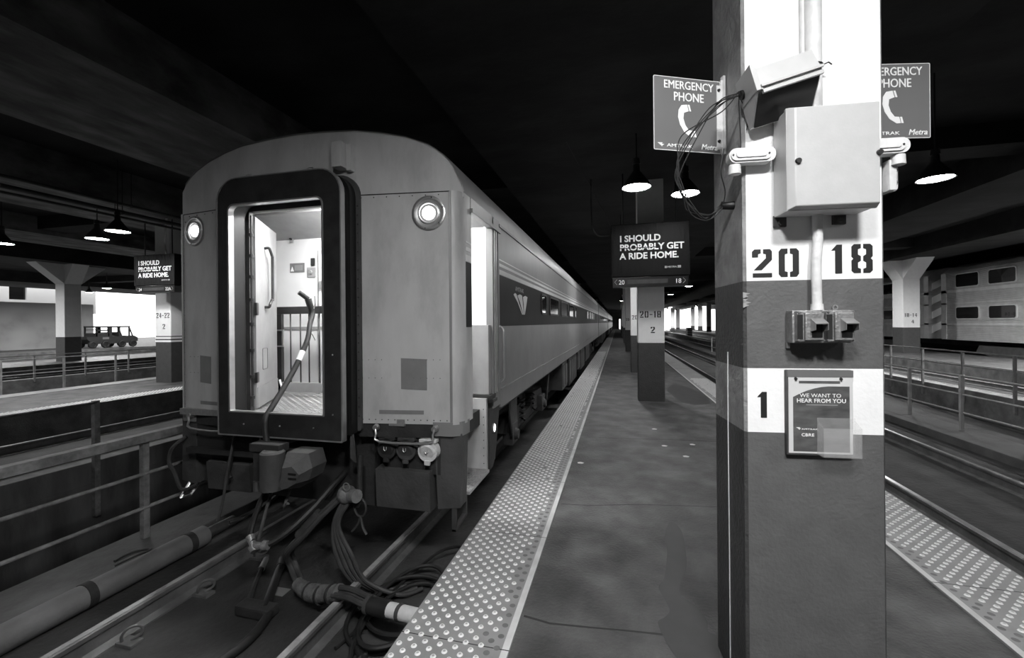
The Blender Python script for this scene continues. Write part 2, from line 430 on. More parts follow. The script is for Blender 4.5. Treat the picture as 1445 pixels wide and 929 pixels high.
# ================================================================== MAIN COLUMN (rotated a little against the tracks)
PF = Frame((.5485, 2.100, 0), math.radians(5.9))
PW, PD = .57, .40
def column_mesh(root, w_, d_, bands, ztop, side=None, z0=0., y0=0., x0=0.):
    # bands: list of (z0,z1,front material, side material); every band its own painted section of one shaft mesh
    names = []
    mb = MB()
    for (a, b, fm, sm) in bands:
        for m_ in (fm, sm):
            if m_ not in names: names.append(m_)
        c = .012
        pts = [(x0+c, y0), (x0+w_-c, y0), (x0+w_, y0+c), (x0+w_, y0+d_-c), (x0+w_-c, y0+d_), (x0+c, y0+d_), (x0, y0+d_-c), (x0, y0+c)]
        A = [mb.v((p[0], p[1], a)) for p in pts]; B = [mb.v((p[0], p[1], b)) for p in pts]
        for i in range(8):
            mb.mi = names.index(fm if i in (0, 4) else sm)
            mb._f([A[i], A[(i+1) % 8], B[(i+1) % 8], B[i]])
    bmesh.ops.remove_doubles(mb.bm, verts=mb.bm.verts[:], dist=1e-4)
    return mb.build('shaft', names, root)

c1 = thing('concrete_column', 'big square column in front carrying the electrical boxes, white with grey bands', 'column', (.285, .2, 0), frame=PF, kind='thing')
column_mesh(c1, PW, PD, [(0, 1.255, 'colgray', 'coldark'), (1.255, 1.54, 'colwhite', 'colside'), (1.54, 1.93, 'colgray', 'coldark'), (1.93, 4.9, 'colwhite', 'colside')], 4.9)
stencils('20', .035, 1.945, .125, .028, 0, c1)
stencils('18', .358, 1.955, .125, .03, 0, c1)
stencils('1', .052, 1.32, .115, .03, 0, c1)
mb = MB()
for (z, s_) in ((1.865, 1.), (1.84, .7), (1.825, 1.2)):
    mb.prism([(-.004, z-.012*s_), (.018*s_, z-.004), (.008, z+.003), (.026*s_, z+.008), (-.004, z+.016*s_)], 'y', -.002, .0)
mb.build('chipped_paint', 'dimwhite', c1)
mb = MB(); mb.tube([(-.004, .195, 0), (-.004, .194, .6), (-.006, .192, 1.2), (-.004, .194, 1.60)], .0028, 6, 4)
tag(mb.build('chalk_line', 'white', c1), 'thin white cord down the side face')

def fthing(name, label, cat, org, group=None): return thing(name, label, cat, org, group, PF)

# vertical conduit with cable tie
cd = fthing('upper_conduit', 'white painted vertical conduit pipe running up the column above the junction box', 'conduit', (.283, -.03, 2.62))
mb = MB(); mb.cyl((.278, -.03, 2.60), (.278, -.03, 4.9), .032); mb.build('pipe', 'conduit', cd)
mb = MB(); mb.cyl((.246, -.012, 2.60), (.246, -.012, 4.9), .012); mb.build('slim_pipe', 'conduit', cd)
mb = MB(); mb.tube([(.278+.036*math.cos(a), -.03+.036*math.sin(a), 2.845+.002*math.sin(3*a)) for a in [k*PI/8 for k in range(16)]], .003, 5, closed=True)
mb.tube([(.31, -.045, 2.845), (.325, -.055, 2.848), (.34, -.05, 2.84)], .003, 5); mb.build('wire_tie', 'wire', cd)

# junction box
jb = fthing('junction_box', 'large square pale grey electrical box on the white column', 'electrical box', (.295, -.02, 2.2))
mb = MB(); mb.box(.122, .452, -.125, -.012, 2.205, 2.625, .006); mb.build('enclosure', 'boxpaint', jb)
mb = MB(); mb.hexa([(.118,-.135,2.203),(.456,-.135,2.203),(.456,-.118,2.203),(.118,-.118,2.203),(.118,-.135,2.628),(.456,-.135,2.628),(.456,-.118,2.628),(.118,-.118,2.628)], .003)
mb.hexa([(.143,-.158,2.218),(.452,-.158,2.218),(.456,-.135,2.205),(.118,-.135,2.205),(.143,-.158,2.618),(.452,-.158,2.618),(.456,-.135,2.628),(.118,-.135,2.628)], .004)
lid = mb.build('lid', 'boxpaint', jb)
mb = MB(); mb.cyl((.152, -.1585, 2.40), (.152, -.168, 2.40), .012, .010, 16); mb.build('latch', 'darksteel', lid)
mb = MB(); mb.cyl((.449, -.15, 2.415), (.449, -.168, 2.415), .013, .010, 16); mb.build('latch', 'darksteel', lid)
for (x, z) in ((.122, 2.17), (.36, 2.172), (.40, 2.62)):
    mb = MB(); mb.box(x, x+.052, -.014, 0, z-.006 if z < 2.5 else z, z+.045 if z < 2.5 else z+.025, .003); mb.cyl((x+.026, -.014, z+.012), (x+.026, -.026, z+.012), .012, .009, 10)
    mb.build('mounting_foot', 'under2' if z < 2.5 else 'boxpaint', jb)

# conduit between the boxes
lc = fthing('lower_conduit', 'short white conduit between the junction box and the twin socket box', 'conduit', (.29, -.03, 1.8))
mb = MB(); mb.tube([(.287, -.032, 2.215), (.287, -.034, 2.1), (.279, -.036, 2.0), (.279, -.038, 1.9), (.279, -.04, 1.815)], .0195, 14, 4); mb.build('pipe', 'conduit', lc)
mb = MB(); mb.cyl((.279, -.04, 1.795), (.279, -.04, 1.822), .025, .023, 14); mb.build('coupling', 'conduit', lc)

# twin socket box
sb = fthing('socket_box', 'cast metal twin socket box with open flip covers below the conduit', 'socket box', (.27, -.04, 1.65))
mb = MB(); mb.box(.17, .40, -.062, -.004, 1.655, 1.795, .006); mb.build('back_box', 'castmetal', sb)
for x in (.178, .292):
    mb = MB(); mb.box(x, x+.104, -.085, -.062, 1.662, 1.792, .005); mb.box(x+.026, x+.098, -.098, -.085, 1.668, 1.784, .005)
    fp = mb.build('face_plate', 'castmetal', sb)
    mb = MB(); mb.box(x+.001, x+.022, -.0865, -.084, 1.672, 1.776); mb.build('gasket', 'darksteel', fp)
    mb = MB(); mb.hexa([(x+.045,-.135,1.735),(x+.095,-.135,1.735),(x+.095,-.098,1.752),(x+.045,-.098,1.752),(x+.045,-.135,1.741),(x+.095,-.135,1.741),(x+.095,-.098,1.76),(x+.045,-.098,1.76)], .002)
    for xx in (x+.045, x+.0925): mb.hexa([(xx,-.135,1.712),(xx+.003,-.135,1.712),(xx+.003,-.098,1.705),(xx,-.098,1.705),(xx,-.135,1.74),(xx+.003,-.135,1.74),(xx+.003,-.098,1.755),(xx,-.098,1.755)])
    mb.build('flip_cover', 'steel', fp)
    mb = MB(); mb.box(x+.05, x+.09, -.101, -.097, 1.68, 1.735, .001); mb.build('socket', 'blackgloss', fp)
    mb = MB()
    for (sx, sz) in ((x+.005, 1.668), (x+.1, 1.668), (x+.005, 1.787), (x+.1, 1.787)): mb.cyl((sx, -.085, sz), (sx, -.091, sz), .005, .004, 8)
    mb.build('screw', 'steel', fp)
mb = MB(); mb.ring([(.345+.012*math.cos(a), 1.806+.012*math.sin(a)) for a in [k*PI/8 for k in range(16)]], [(.345+.006*math.cos(a), 1.806+.006*math.sin(a)) for a in [k*PI/8 for k in range(16)]], 'y', -.05, -.042)
mb.build('padlock_eye', 'castmetal', sb)
mb = MB(); mb.box(.17, .185, -.012, 0, 1.63, 1.66, .002); mb.build('mounting_ear', 'castmetal', sb)

# feedback poster with leaflet holder
po = fthing('feedback_poster', 'framed feedback poster with a dark curved panel mounted on the column', 'poster', (.295, -.015, 1.18))
mb = MB(); mb.box(.163, .427, -.022, -.001, 1.165, 1.535, .003); mb.build('backboard', 'under2', po)
mb = MB(); mb.box(.170, .424, -.0245, -.022, 1.174, 1.505); mb.build('paper', 'sheetwhite', po)
mb = MB(); mb.box(.166, .427, -.026, -.022, 1.505, 1.535, .001); mb.build('clamp_bar', 'signgray', po)
cv = [(.188, 1.182), (.412, 1.182), (.412, 1.466), (.33, 1.466)] + [(.33-.142*t, 1.466-.04*t*t-.008*t) for t in (.2, .4, .6, .8, 1.)]
mb = MB(); mb.prism(cv, 'y', -.0252, -.0244); mb.build('dark_panel', 'sheet', po)
text('WE WANT TO', .0235, 'white', po, (.297, -.0256, 1.418), align='CENTER', xs=1.06, ext=.0004)
text('HEAR FROM YOU', .0245, 'white', po, (.300, -.0256, 1.395), align='CENTER', xs=1.02, ext=.0004, bold=.0004)
mb = MB(); mb.box(.24, .365, -.0257, -.025, 1.3835, 1.3865); mb.build('small_print', 'dimwhite', po)
mb = MB(); mb.box(.212, .375, -.0254, -.024, 1.478, 1.489); mb.build('header_strip', 'sheet', po)
def swoosh(mb, x, z, s_, y0, y1):
    mb.prism([(x, z+.40*s_), (x+.62*s_, z+.40*s_), (x+.50*s_, z+.28*s_), (x+.18*s_, z+.28*s_)], 'y', y0, y1)
    mb.prism([(x+.22*s_, z+.25*s_), (x+.80*s_, z+.25*s_), (x+.58*s_, z+.12*s_), (x+.36*s_, z+.14*s_)], 'y', y0, y1)
    mb.prism([(x+.40*s_, z+.10*s_), (x+.60*s_, z+.10*s_), (x+.52*s_, z)], 'y', y0, y1)
mb = MB(); swoosh(mb, .199, 1.276, .026, -.0257, -.025); mb.build('arrow_mark', 'white', po)
text('AMTRAK', .0088, 'white', po, (.221, -.0256, 1.2765), xs=1.75, ext=.0004, bold=.0002, spacing=1.1)
text('CBRE', .0185, 'white', po, (.220, -.0256, 1.248), xs=1.1, ext=.0004, bold=.0005, spacing=1.1)
mb = MB()
for x in (.199, .378): mb.cyl((x, -.024, 1.498), (x, -.032, 1.498), .0065, .005, 12)
mb.build('screw', 'darksteel', po)
lh = fthing('leaflet_holder', 'empty clear plastic leaflet holder at the poster corner', 'leaflet holder', (.355, -.05, 1.17))
mb = MB()
x0, x1, y0, y1, z0, z1 = .282, .43, -.075, -.0265, 1.172, 1.305
t = .0022
mb.box(x0, x1, y1-t, y1, z0, z1+.025); mb.box(x0, x1, y0, y1-t, z0, z0+t)
mb.hexa([(x0+t,y0,z0+t),(x1-t,y0,z0+t),(x1-t,y0+t,z0+t),(x0+t,y0+t,z0+t),(x0+t,y0,z1-.01),(x1-t,y0,z1-.01),(x1-t,y0+t,z1-.01),(x0+t,y0+t,z1-.01)])
for xx in (x0, x1-t): mb.hexa([(xx,y0,z0+t),(xx+t,y0,z0+t),(xx+t,y1-t,z0+t),(xx,y1-t,z0+t),(xx,y0,z1-.01),(xx+t,y0,z1-.01),(xx+t,y1-t,z1+.015),(xx,y1-t,z1+.015)])
mb.build('pocket', 'acrylic', lh)

# flood lamp box, tilted
fl = fthing('floodlight_box', 'tilted grey floodlight housing with wires hanging from its end', 'floodlight', (.12, -.04, 2.7))
pr_top = [(-.03, .115), (-.155, .100), (-.178, .012), (-.178, .002), (-.06, -.10), (-.03, -.10)]
mb = MB(); mb.prism(pr_top, 'x', -.125, .125)
hs = mb
def tilt(o, ang, c):   # rotate a finished child mesh about the face normal through c (frame coords)
    c = Vector(c) - ORG[o.name]
    o.data.transform(Matrix.Translation(c) @ Matrix.Rotation(ang, 4, 'Y') @ Matrix.Translation(-c))
FC = (.112, 0, 2.72)
def fmove(mb): bmesh.ops.translate(mb.bm, verts=mb.bm.verts[:], vec=(FC[0], FC[1], FC[2])); return mb
TA = math.radians(-15)
o = fmove(hs).build('housing', 'boxpaint', fl); tilt(o, TA, FC)
mb = MB(); mb.box(-.128, -.108, -.182, -.03, -.0, .112, .002); mb.prism([(-.03, .119), (-.159, .104), (-.183, .012), (-.183, -.002), (-.03, -.002)], 'x', -.108, -.104)
o = fmove(mb).build('end_cap', 'boxpaint', fl); tilt(o, TA, FC)
mb = MB(); mb.box(-.108, .132, -.188, -.176, .008, .018); mb.box(-.105, .128, -.184, -.17, -.016, -.002); o = fmove(mb).build('rim', 'boxpaint', fl); tilt(o, TA, FC)
mb = MB(); mb.hexa([(-.118,-.172,-.012),(.118,-.172,-.012),(.118,-.06,-.108),(-.118,-.06,-.108),(-.118,-.165,-.004),(.118,-.165,-.004),(.118,-.053,-.098),(-.118,-.053,-.098)], .003)
o = fmove(mb).build('glass', 'blackgloss', fl); tilt(o, TA, FC)
mb = MB(); mb.cyl((-.138, -.07, .045), (-.12, -.07, .045), .02, .02, 12); o = fmove(mb).build('cable_entry', 'black', fl); tilt(o, TA, FC)
mb = MB(); mb.cyl((-.075, -.03, -.09), (-.075, 0, -.09), .02, .02, 10); mb.box(-.03, .03, -.035, 0, -.09, .0); o = fmove(mb).build('bracket', 'under2', fl)

# horizontal conduit run behind the box with an access fitting at each end
def fitting(x0, x1, z, label, flip):
    t = fthing('conduit_fitting', label, 'conduit fitting', ((x0+x1)/2, -.03, z))
    mb = MB(); mb.prism(rrect(x0, x1, z-.032, z+.032, .03, 6), 'y', -.055, -.008); mb.build('body', 'conduit', t)
    mb = MB(); mb.prism(rrect(x0+.006, x1-.02, z-.024, z+.026, .024, 6), 'y', -.062, -.055); lidp = mb.build('cover', 'conduit', t)
    mb = MB(); mb.prism(rrect(x0+.026, x1-.04, z-.012, z+.014, .012, 6), 'y', -.067, -.062); mb.build('raised_panel', 'conduit', lidp)
    mb = MB(); mb.cyl((x0+.014, -.062, z), (x0+.014, -.065, z), .004, .004, 8); mb.build('screw', 'darksteel', lidp); mb = MB(); mb.cyl((x1-.03, -.062, z), (x1-.03, -.065, z), .004, .004, 8); mb.build('screw', 'darksteel', lidp)
    cx = x0+.03 if flip else x1-.03
    mb = MB(); mb.cyl((cx, -.03, z-.035), (cx, -.03, z-.075), .024, .026, 14); mb.build('hub', 'conduit', t)
    return t
fitting(-.075, .115, 2.475, 'white oval conduit fitting on the left corner of the column under the floodlight', True)
fitting(.46, .632, 2.478, 'white oval conduit fitting poking past the right corner under the phone sign', False)
# outlet box on the right face with two round holes
ob = fthing('outlet_box', 'small pale outlet box with two round holes on the right side of the column', 'outlet box', (.61, .06, 2.36))
mb = MB(); mb.box(.571, .600, -.028, .1, 2.30, 2.43, .004); mb.build('body', 'conduit', ob)
mb = MB(); mb.prism(rrect(.598, .642, 2.31, 2.435, .018, 4), 'y', .03, .05); mb.build('face', 'conduit', ob)
mb = MB()
for z in (2.345, 2.40): mb.cyl((.620, .026, z), (.620, .031, z), .019, .019, 16)
mb.build('hole', 'black', ob)

# loose wires from the floodlight down to the knockout on the left face
wt = fthing('wire_bundle', 'bundle of thin black wires looping from the floodlight beside the column', 'wires', (-.05, 0, 2.3))
W0 = Vector((-.04, -.07, 2.735))
for k in range(6):
    q = random.Random(k); j = lambda s_: q.uniform(-s_, s_)
    mb = MB()
    mb.tube([W0+Vector((0, 0, j(.012))), (-.13+j(.03), -.05, 2.70+j(.03)), (-.235+j(.04), -.03, 2.56+j(.04)), (-.285+j(.012), -.02, 2.44+j(.02)), (-.262+j(.015), 0, 2.34+j(.03)),
             (-.20+j(.03), .03, 2.25+j(.02)), (-.13+j(.02), .06, 2.235+j(.02)), (-.075+j(.02), .09, 2.27+j(.02)), (-.052, .11, 2.31+j(.01))], .0026, 6, 8)
    mb.build('wire', 'wire', wt)
mb = MB(); mb.tube([W0, (-.02, -.02, 2.66), (-.012, -.012, 2.56), (-.012, -.012, 2.50)], .0018, 5, 6); mb.tube([W0, (.015, -.015, 2.66), (.012, -.012, 2.60)], .0018, 5, 6); mb.build('wire', 'wire', wt)
mb = MB(); mb.tube([(-.052, .08, 2.56), (-.07, .07, 2.45), (-.045, .09, 2.36), (-.052, .11, 2.29)], .0026, 6, 8); mb.build('wire', 'wire', wt)
mb = MB(); mb.cyl((-.055, .112, 2.30), (-.0, .112, 2.30), .016, .02, 14); mb.build('knockout', 'black', wt)

# emergency phone signs
def phone_sign(p0, p1, zb, zt, label, bracket):
    d = Vector((p1[0]-p0[0], p1[1]-p0[1], 0)); L_ = d.length; rot = math.atan2(d.y, d.x)
    fr = Frame((p0[0], p0[1], 0), rot)
    r = thing('emergency_phone_sign', label, 'sign', (L_/2, 0, zb), frame=fr)
    h = zt - zb
    mb = MB(); mb.prism(rrect(0, L_, zb, zt, .006, 3), 'y', -.003, .003); mb.build('panel', 'signgray', r)
    mb = MB(); mb.ring(rrect(0, L_, zb, zt, .006, 3), rrect(.0025, L_-.0025, zb+.0025, zt-.0025, .005, 3), 'y', -.0038, -.003); mb.build('border', 'white', r)
    cx = L_*.52
    text('EMERGENCY', h*.155, 'white', r, (cx, -.0036, zt-h*.155), align='CENTER', xs=(L_*.88)/(h*.155*6.75), ext=.0005, bold=.0012)
    text('PHONE', h*.165, 'white', r, (cx, -.0036, zt-h*.315), align='CENTER', xs=(L_*.50)/(h*.165*3.65), ext=.0005, bold=.0012)
    # handset
    hx, hz, s_ = cx-.055, zb+h*.20, h*.44
    pts = [(.30, 1.), (.10, .97), (.0, .82), (-.02, .6), (.05, .36), (.2, .14), (.42, .0), (.55, .01), (.50, .2), (.36, .21), (.24, .36), (.17, .56), (.19, .74), (.36, .80)]
    mb = MB(); mb.prism([(hx+a*s_*.95, hz+b*s_) for a, b in pts], 'y', -.0042, -.003)
    mb.prism([(hx+a*s_*.95, hz+b*s_) for a, b in ((.33, 1.0), (.39, 1.0), (.45, .80), (.39, .80))], 'y', -.0042, -.003)
    mb.prism([(hx+a*s_*.95, hz+b*s_) for a, b in ((.57, .01), (.64, .01), (.59, .2), (.53, .2))], 'y', -.0042, -.003)
    mb.build('handset_symbol', 'white', r)
    mb = MB(); swoosh(mb, L_*.05, zb+h*.045, h*.13, -.0042, -.003); mb.build('arrow_mark', 'white', r)
    text('AMTRAK', h*.062, 'white', r, (L_*.19, -.0036, zb+h*.05), xs=1.55, ext=.0005, bold=.0005)
    text('Metra', h*.105, 'white', r, (L_*.70, -.0036, zb+h*.045), xs=.98, ext=.0005, bold=.0012, shear=.25)
    if bracket:
        mb = MB(); mb.box(L_-.022, L_+.005, -.007, -.003, zb+.02, zt-.02, .001); mb.build('clamp_strip', 'conduit', r)
        mb = MB(); mb.box(L_+.012, L_+.024, -.012, .012, zb-.0, zt+.03, .002); mb.box(L_+.003, L_+.014, -.004, .004, zb, zt+.01); mb.build('bracket', 'conduit', r)
        mb = MB()
        for z in (zt-.045, zb+.06): mb.cyl((L_-.012, -.006, z), (L_-.012, -.014, z), .008, .006, 10)
        mb.build('bolt', 'black', r)
    else:
        mb = MB(); mb.box(-.012, .012, -.012, .012, zb-.01, zt+.02, .002); mb.build('bracket', 'conduit', r)
    return r
phone_sign((.172, 2.135), (.497, 2.285), 2.575, 2.93, 'grey emergency phone sign left of the column with the wires in front', True)
phone_sign((1.125, 2.40), (1.465, 2.475), 2.625, 2.985, 'grey emergency phone sign right of the column, partly hidden by it', False)

# ================================================================== OTHER COLUMNS
def plain_column(cx, yf, w_, label, ztop=4.9, num=None, sub=None, zb=1.29, d_=.5, stripes=False, group='plain square platform columns', haunch=False, zg=0.):
    r = thing('concrete_column', label, 'column', (cx, yf+d_/2, zg), group, kind='thing')
    bands = [(zg, zb, 'coldark', 'coldark'), (zb, ztop, 'colwhite', 'colwhite')]
    column_mesh(r, w_, d_, bands, ztop, x0=cx-w_/2, y0=yf)
    if haunch:
        mb = MB(); zc = ztop-1.0
        mb.prism([(yf, zc), (yf, zc+.02), (yf-1.1, ztop), (yf+d_+1.1, ztop), (yf+d_, zc+.02), (yf+d_, zc)], 'x', cx-w_/2-.003, cx+w_/2+.003); mb.build('haunch', 'colwhite', r)
        mb = MB(); mb.prism([(cx-w_/2, zc), (cx-w_/2-.6, ztop), (cx+w_/2+.6, ztop), (cx+w_/2, zc)], 'y', yf-.002, yf+d_+.002); mb.build('haunch', 'colwhite', r)
    if num: stencils(num, cx-w_*.42, zb+.56, w_*.255, w_*.05, yf-.002, r, .8)
    if sub: stencils(sub, cx-w_*.02, zb+.22, w_*.24, .03, yf-.002, r)
    if stripes:
        for z in (zb-.03, zb-.13):
            mb = MB(); mb.box(cx-w_/2-.003, cx+w_/2+.003, yf-.003, yf+d_+.003, z-.06, z); mb.build('stripe', 'colwhite', r)
    return r
plain_column(.71, 9.85, .56, 'square column behind the hanging black sign, stencilled 20-18 and 2', num='20-18', sub='2')
plain_column(.71, 15.35, .56, 'brightly lit white column just behind the one stencilled 20-18', num='20-18', group=None)
plain_column(.71, 26.5, .56, 'grey column third in the row on the coach platform, nearly hidden', num='20-18', group=None)
for y in (38., 50., 62., 74.): plain_column(.71, y, .56, 'distant square column down the middle of the coach platform')
plain_column(-13.72, 10.2, .62, 'striped column left of the coach under the second black sign', num='24-22', sub='2', zb=1.45, stripes=True, d_=.62, group=None)
plain_column(-13.72, 26., .62, 'pale column far down the platform beyond the trench', zb=1.4)
plain_column(-27.575, 15.45, .65, 'pale column with splayed head beyond the far railings near the utility vehicle', zb=1.25, d_=.7, haunch=True, group=None, ztop=4.95)
plain_column(-27.5, 32., .75, 'distant pale column behind the utility vehicle, splayed at the head', zb=1.25, d_=1.2, haunch=True, group=None, ztop=4.95)
plain_column(15.0, 26.8, .75, 'pale column with flared head in front of the double deck train', num='18-14', sub='4', zb=1.35, d_=.9, haunch=True, group=None)
for y in (46., 54., 62., 70., 78., 86., 94.): plain_column(15.0, y, .7, 'distant pale column against the bright opening at the platform end', zb=.9, group='columns against the bright opening')
for x, y in ((11.8, 100.), (13.4, 104), (17.5, 100.), (20, 92.), (8.5, 108.), (22.5, 84.), (24.5, 78.)): plain_column(x, y, .8, 'pale column at the bright far end of the hall', zb=.4, zg=-.55, group='columns at the hall end')
plain_column(-41.5, 38.2, .8, 'pale column beyond the utility vehicle', zb=1.9, group=None, ztop=4.95)

# ================================================================== RAILS
M['railworn'] = mat('dusty_rail_head', .30, .6, .1, .3, 9., .2, 30)
def rail(x, label, head='railtop', clips=()):
    r = thing('track_rail', label, 'rail', (x, 20, -.55))
    mb = MB(); prof = [(-.07, -.55), (.07, -.55), (.07, -.535), (.012, -.515), (.012, -.43), (.034, -.415), (.036, -.385), (.028, -.376), (-.028, -.376), (-.036, -.385), (-.034, -.415), (-.012, -.43), (-.012, -.515), (-.07, -.535)]
    mb.prism([(x+a, b) for a, b in prof], 'y', YN, YF); mb.build('rail_section', 'rail', r)
    mb = MB(); mb.box(x-.024, x+.024, YN, YF, -.3765, -.374); mb.build('running_surface', head, r)
    for (cx, cy) in clips:
        mb = MB(); mb.tube([(cx-.02, cy-.03, -.52), (cx+.0, cy-.045, -.47), (cx+.03, cy-.03, -.425), (cx+.06, cy+.01, -.42), (cx+.07, cy+.045, -.455), (cx+.06, cy+.04, -.50), (cx+.02, cy+.0, -.52)], .0095, 8, 4)
        mb.box(cx-.06, cx+.09, cy-.05, cy+.04, -.55, -.525, .004); mb.build('rail_clip', 'rail', r)
    return r
rail(-3.60, 'left rail under the passenger coach with spring clips beside it', 'rail', clips=((-3.47, 2.32), (-3.47, 2.89), (-3.47, 3.47), (-3.47, 1.75)))
rail(-2.11, 'right rail under the coach, crossed by the thick cable', 'railworn')
for x, l in ((3.5, 'near rail of the empty track behind the big column'), (5.05, 'far rail of the empty track behind the big column'),
             (-9.2, 'near rail of the track beyond the trench'), (-10.7, 'far rail of the track beyond the trench, thin and bright'),
             (10.6, 'near rail of the track past the right railings'), (12.1, 'far rail of the track past the right railings'),
             (-16.4, 'near rail of the track behind the left platform'), (-17.9, 'far rail of the track behind the left platform'),
             (-23.4, 'near rail of the track by the splayed column'), (-24.9, 'far rail of the track by the splayed column'),
             (17.85, 'near rail under the double deck train'), (19.35, 'far rail under the double deck train')): rail(x, l)

# big pipe beside the track
pp = thing('trackside_pipe', 'thick grey pipe lying along the track at the lower left corner', 'pipe', (-4.22, 1., -.55))
mb = MB(); mb.cyl((-4.24, -8., -.45), (-4.24, 3.55, -.45), .1, seg=24); mb.build('pipe', 'pipe', pp)
for y in (2.5, 3.35):
    mb = MB(); mb.cyl((-4.24, y, -.45), (-4.24, y+.06, -.45), .106, seg=24); mb.build('coupling_band', 'under', pp)
mb = MB(); mb.lathe([(.055, 3.52), (.055, 3.9), (0, 3.9)], (-4.24, 0, -.45), (0, 1, 0), 16); mb.build('inner_sleeve', 'cable', pp)
mb = MB(); mb.tube([(-4.5, 2.9, -.44), (-4.42, 3.0, -.40), (-4.4, 3.12, -.41), (-4.48, 3.18, -.43), (-4.6, 3.1, -.44), (-4.58, 2.95, -.44)], .012, 6, 6, closed=False)
tag(mb.build('loose_loop', 'cable'), 'small dark cable loop on the concrete ledge by the pipe', 'cable')

# ================================================================== RAILINGS
def railing(name_label, x, posts, z0, zt, rails, flat=False, y0=YN+.2, y1=YF-.2, pw=.055, m_='fence'):
    r = thing('railing', name_label, 'railing', (x, posts[0], z0))
    for z in rails:
        mb = MB()
        if flat and z == rails[0]: mb.box(x-.03, x+.07, y0, y1, z-.045, z+.04, .004)
        else: mb.tube([(x+pw*.3, y0, z), (x+pw*.3, y1, z)], .019, 8)
        mb.build('rail_bar', m_, r)
    for y in posts:
        mb = MB(); mb.box(x-pw/2, x+pw/2, y-pw/2, y+pw/2, z0, zt, .004); mb.build('post', m_, r)
    return r
railing('flaking grey railing along the trench edge left of the coach', -4.80, [3.37-1.5*k for k in range(0, 6)]+[3.37+1.5*k for k in range(1, 7)], -.45, .60, (.60, .22, -.13), True, pw=.06, m_='fencedark')
railing('railing on the far trench wall with its end post left of the coach', -7.93, [4.87-1.5*k for k in range(0, 7)], -1.2, .60, (.57,), False, y1=4.87, pw=.075, m_='fencedark')
railing('low railing behind the right empty track, the nearer one', 6.42, [1.06+1.5*k for k in range(0, 22)], -.40, .66, (.66, .30, -.05), False)
railing('tall railing on the concrete wall in front of the double deck train', 9.40, [13.05-1.5*k for k in range(1, 6)]+[13.05+1.62*k for k in range(0, 16)], -.6, .84, (.84, .45), False)
railing('nearer railing just behind the left platform, in front of the splayed column', -19.1, [9.2+1.6*k for k in range(-5, 12)], -.55, .70, (.70, .2), False)
railing('farther railing in front of the utility vehicle, on a low wall', -22.15, [9.96+1.65*k for k in range(-5, 12)], -.38, .66, (.66, .08), False)

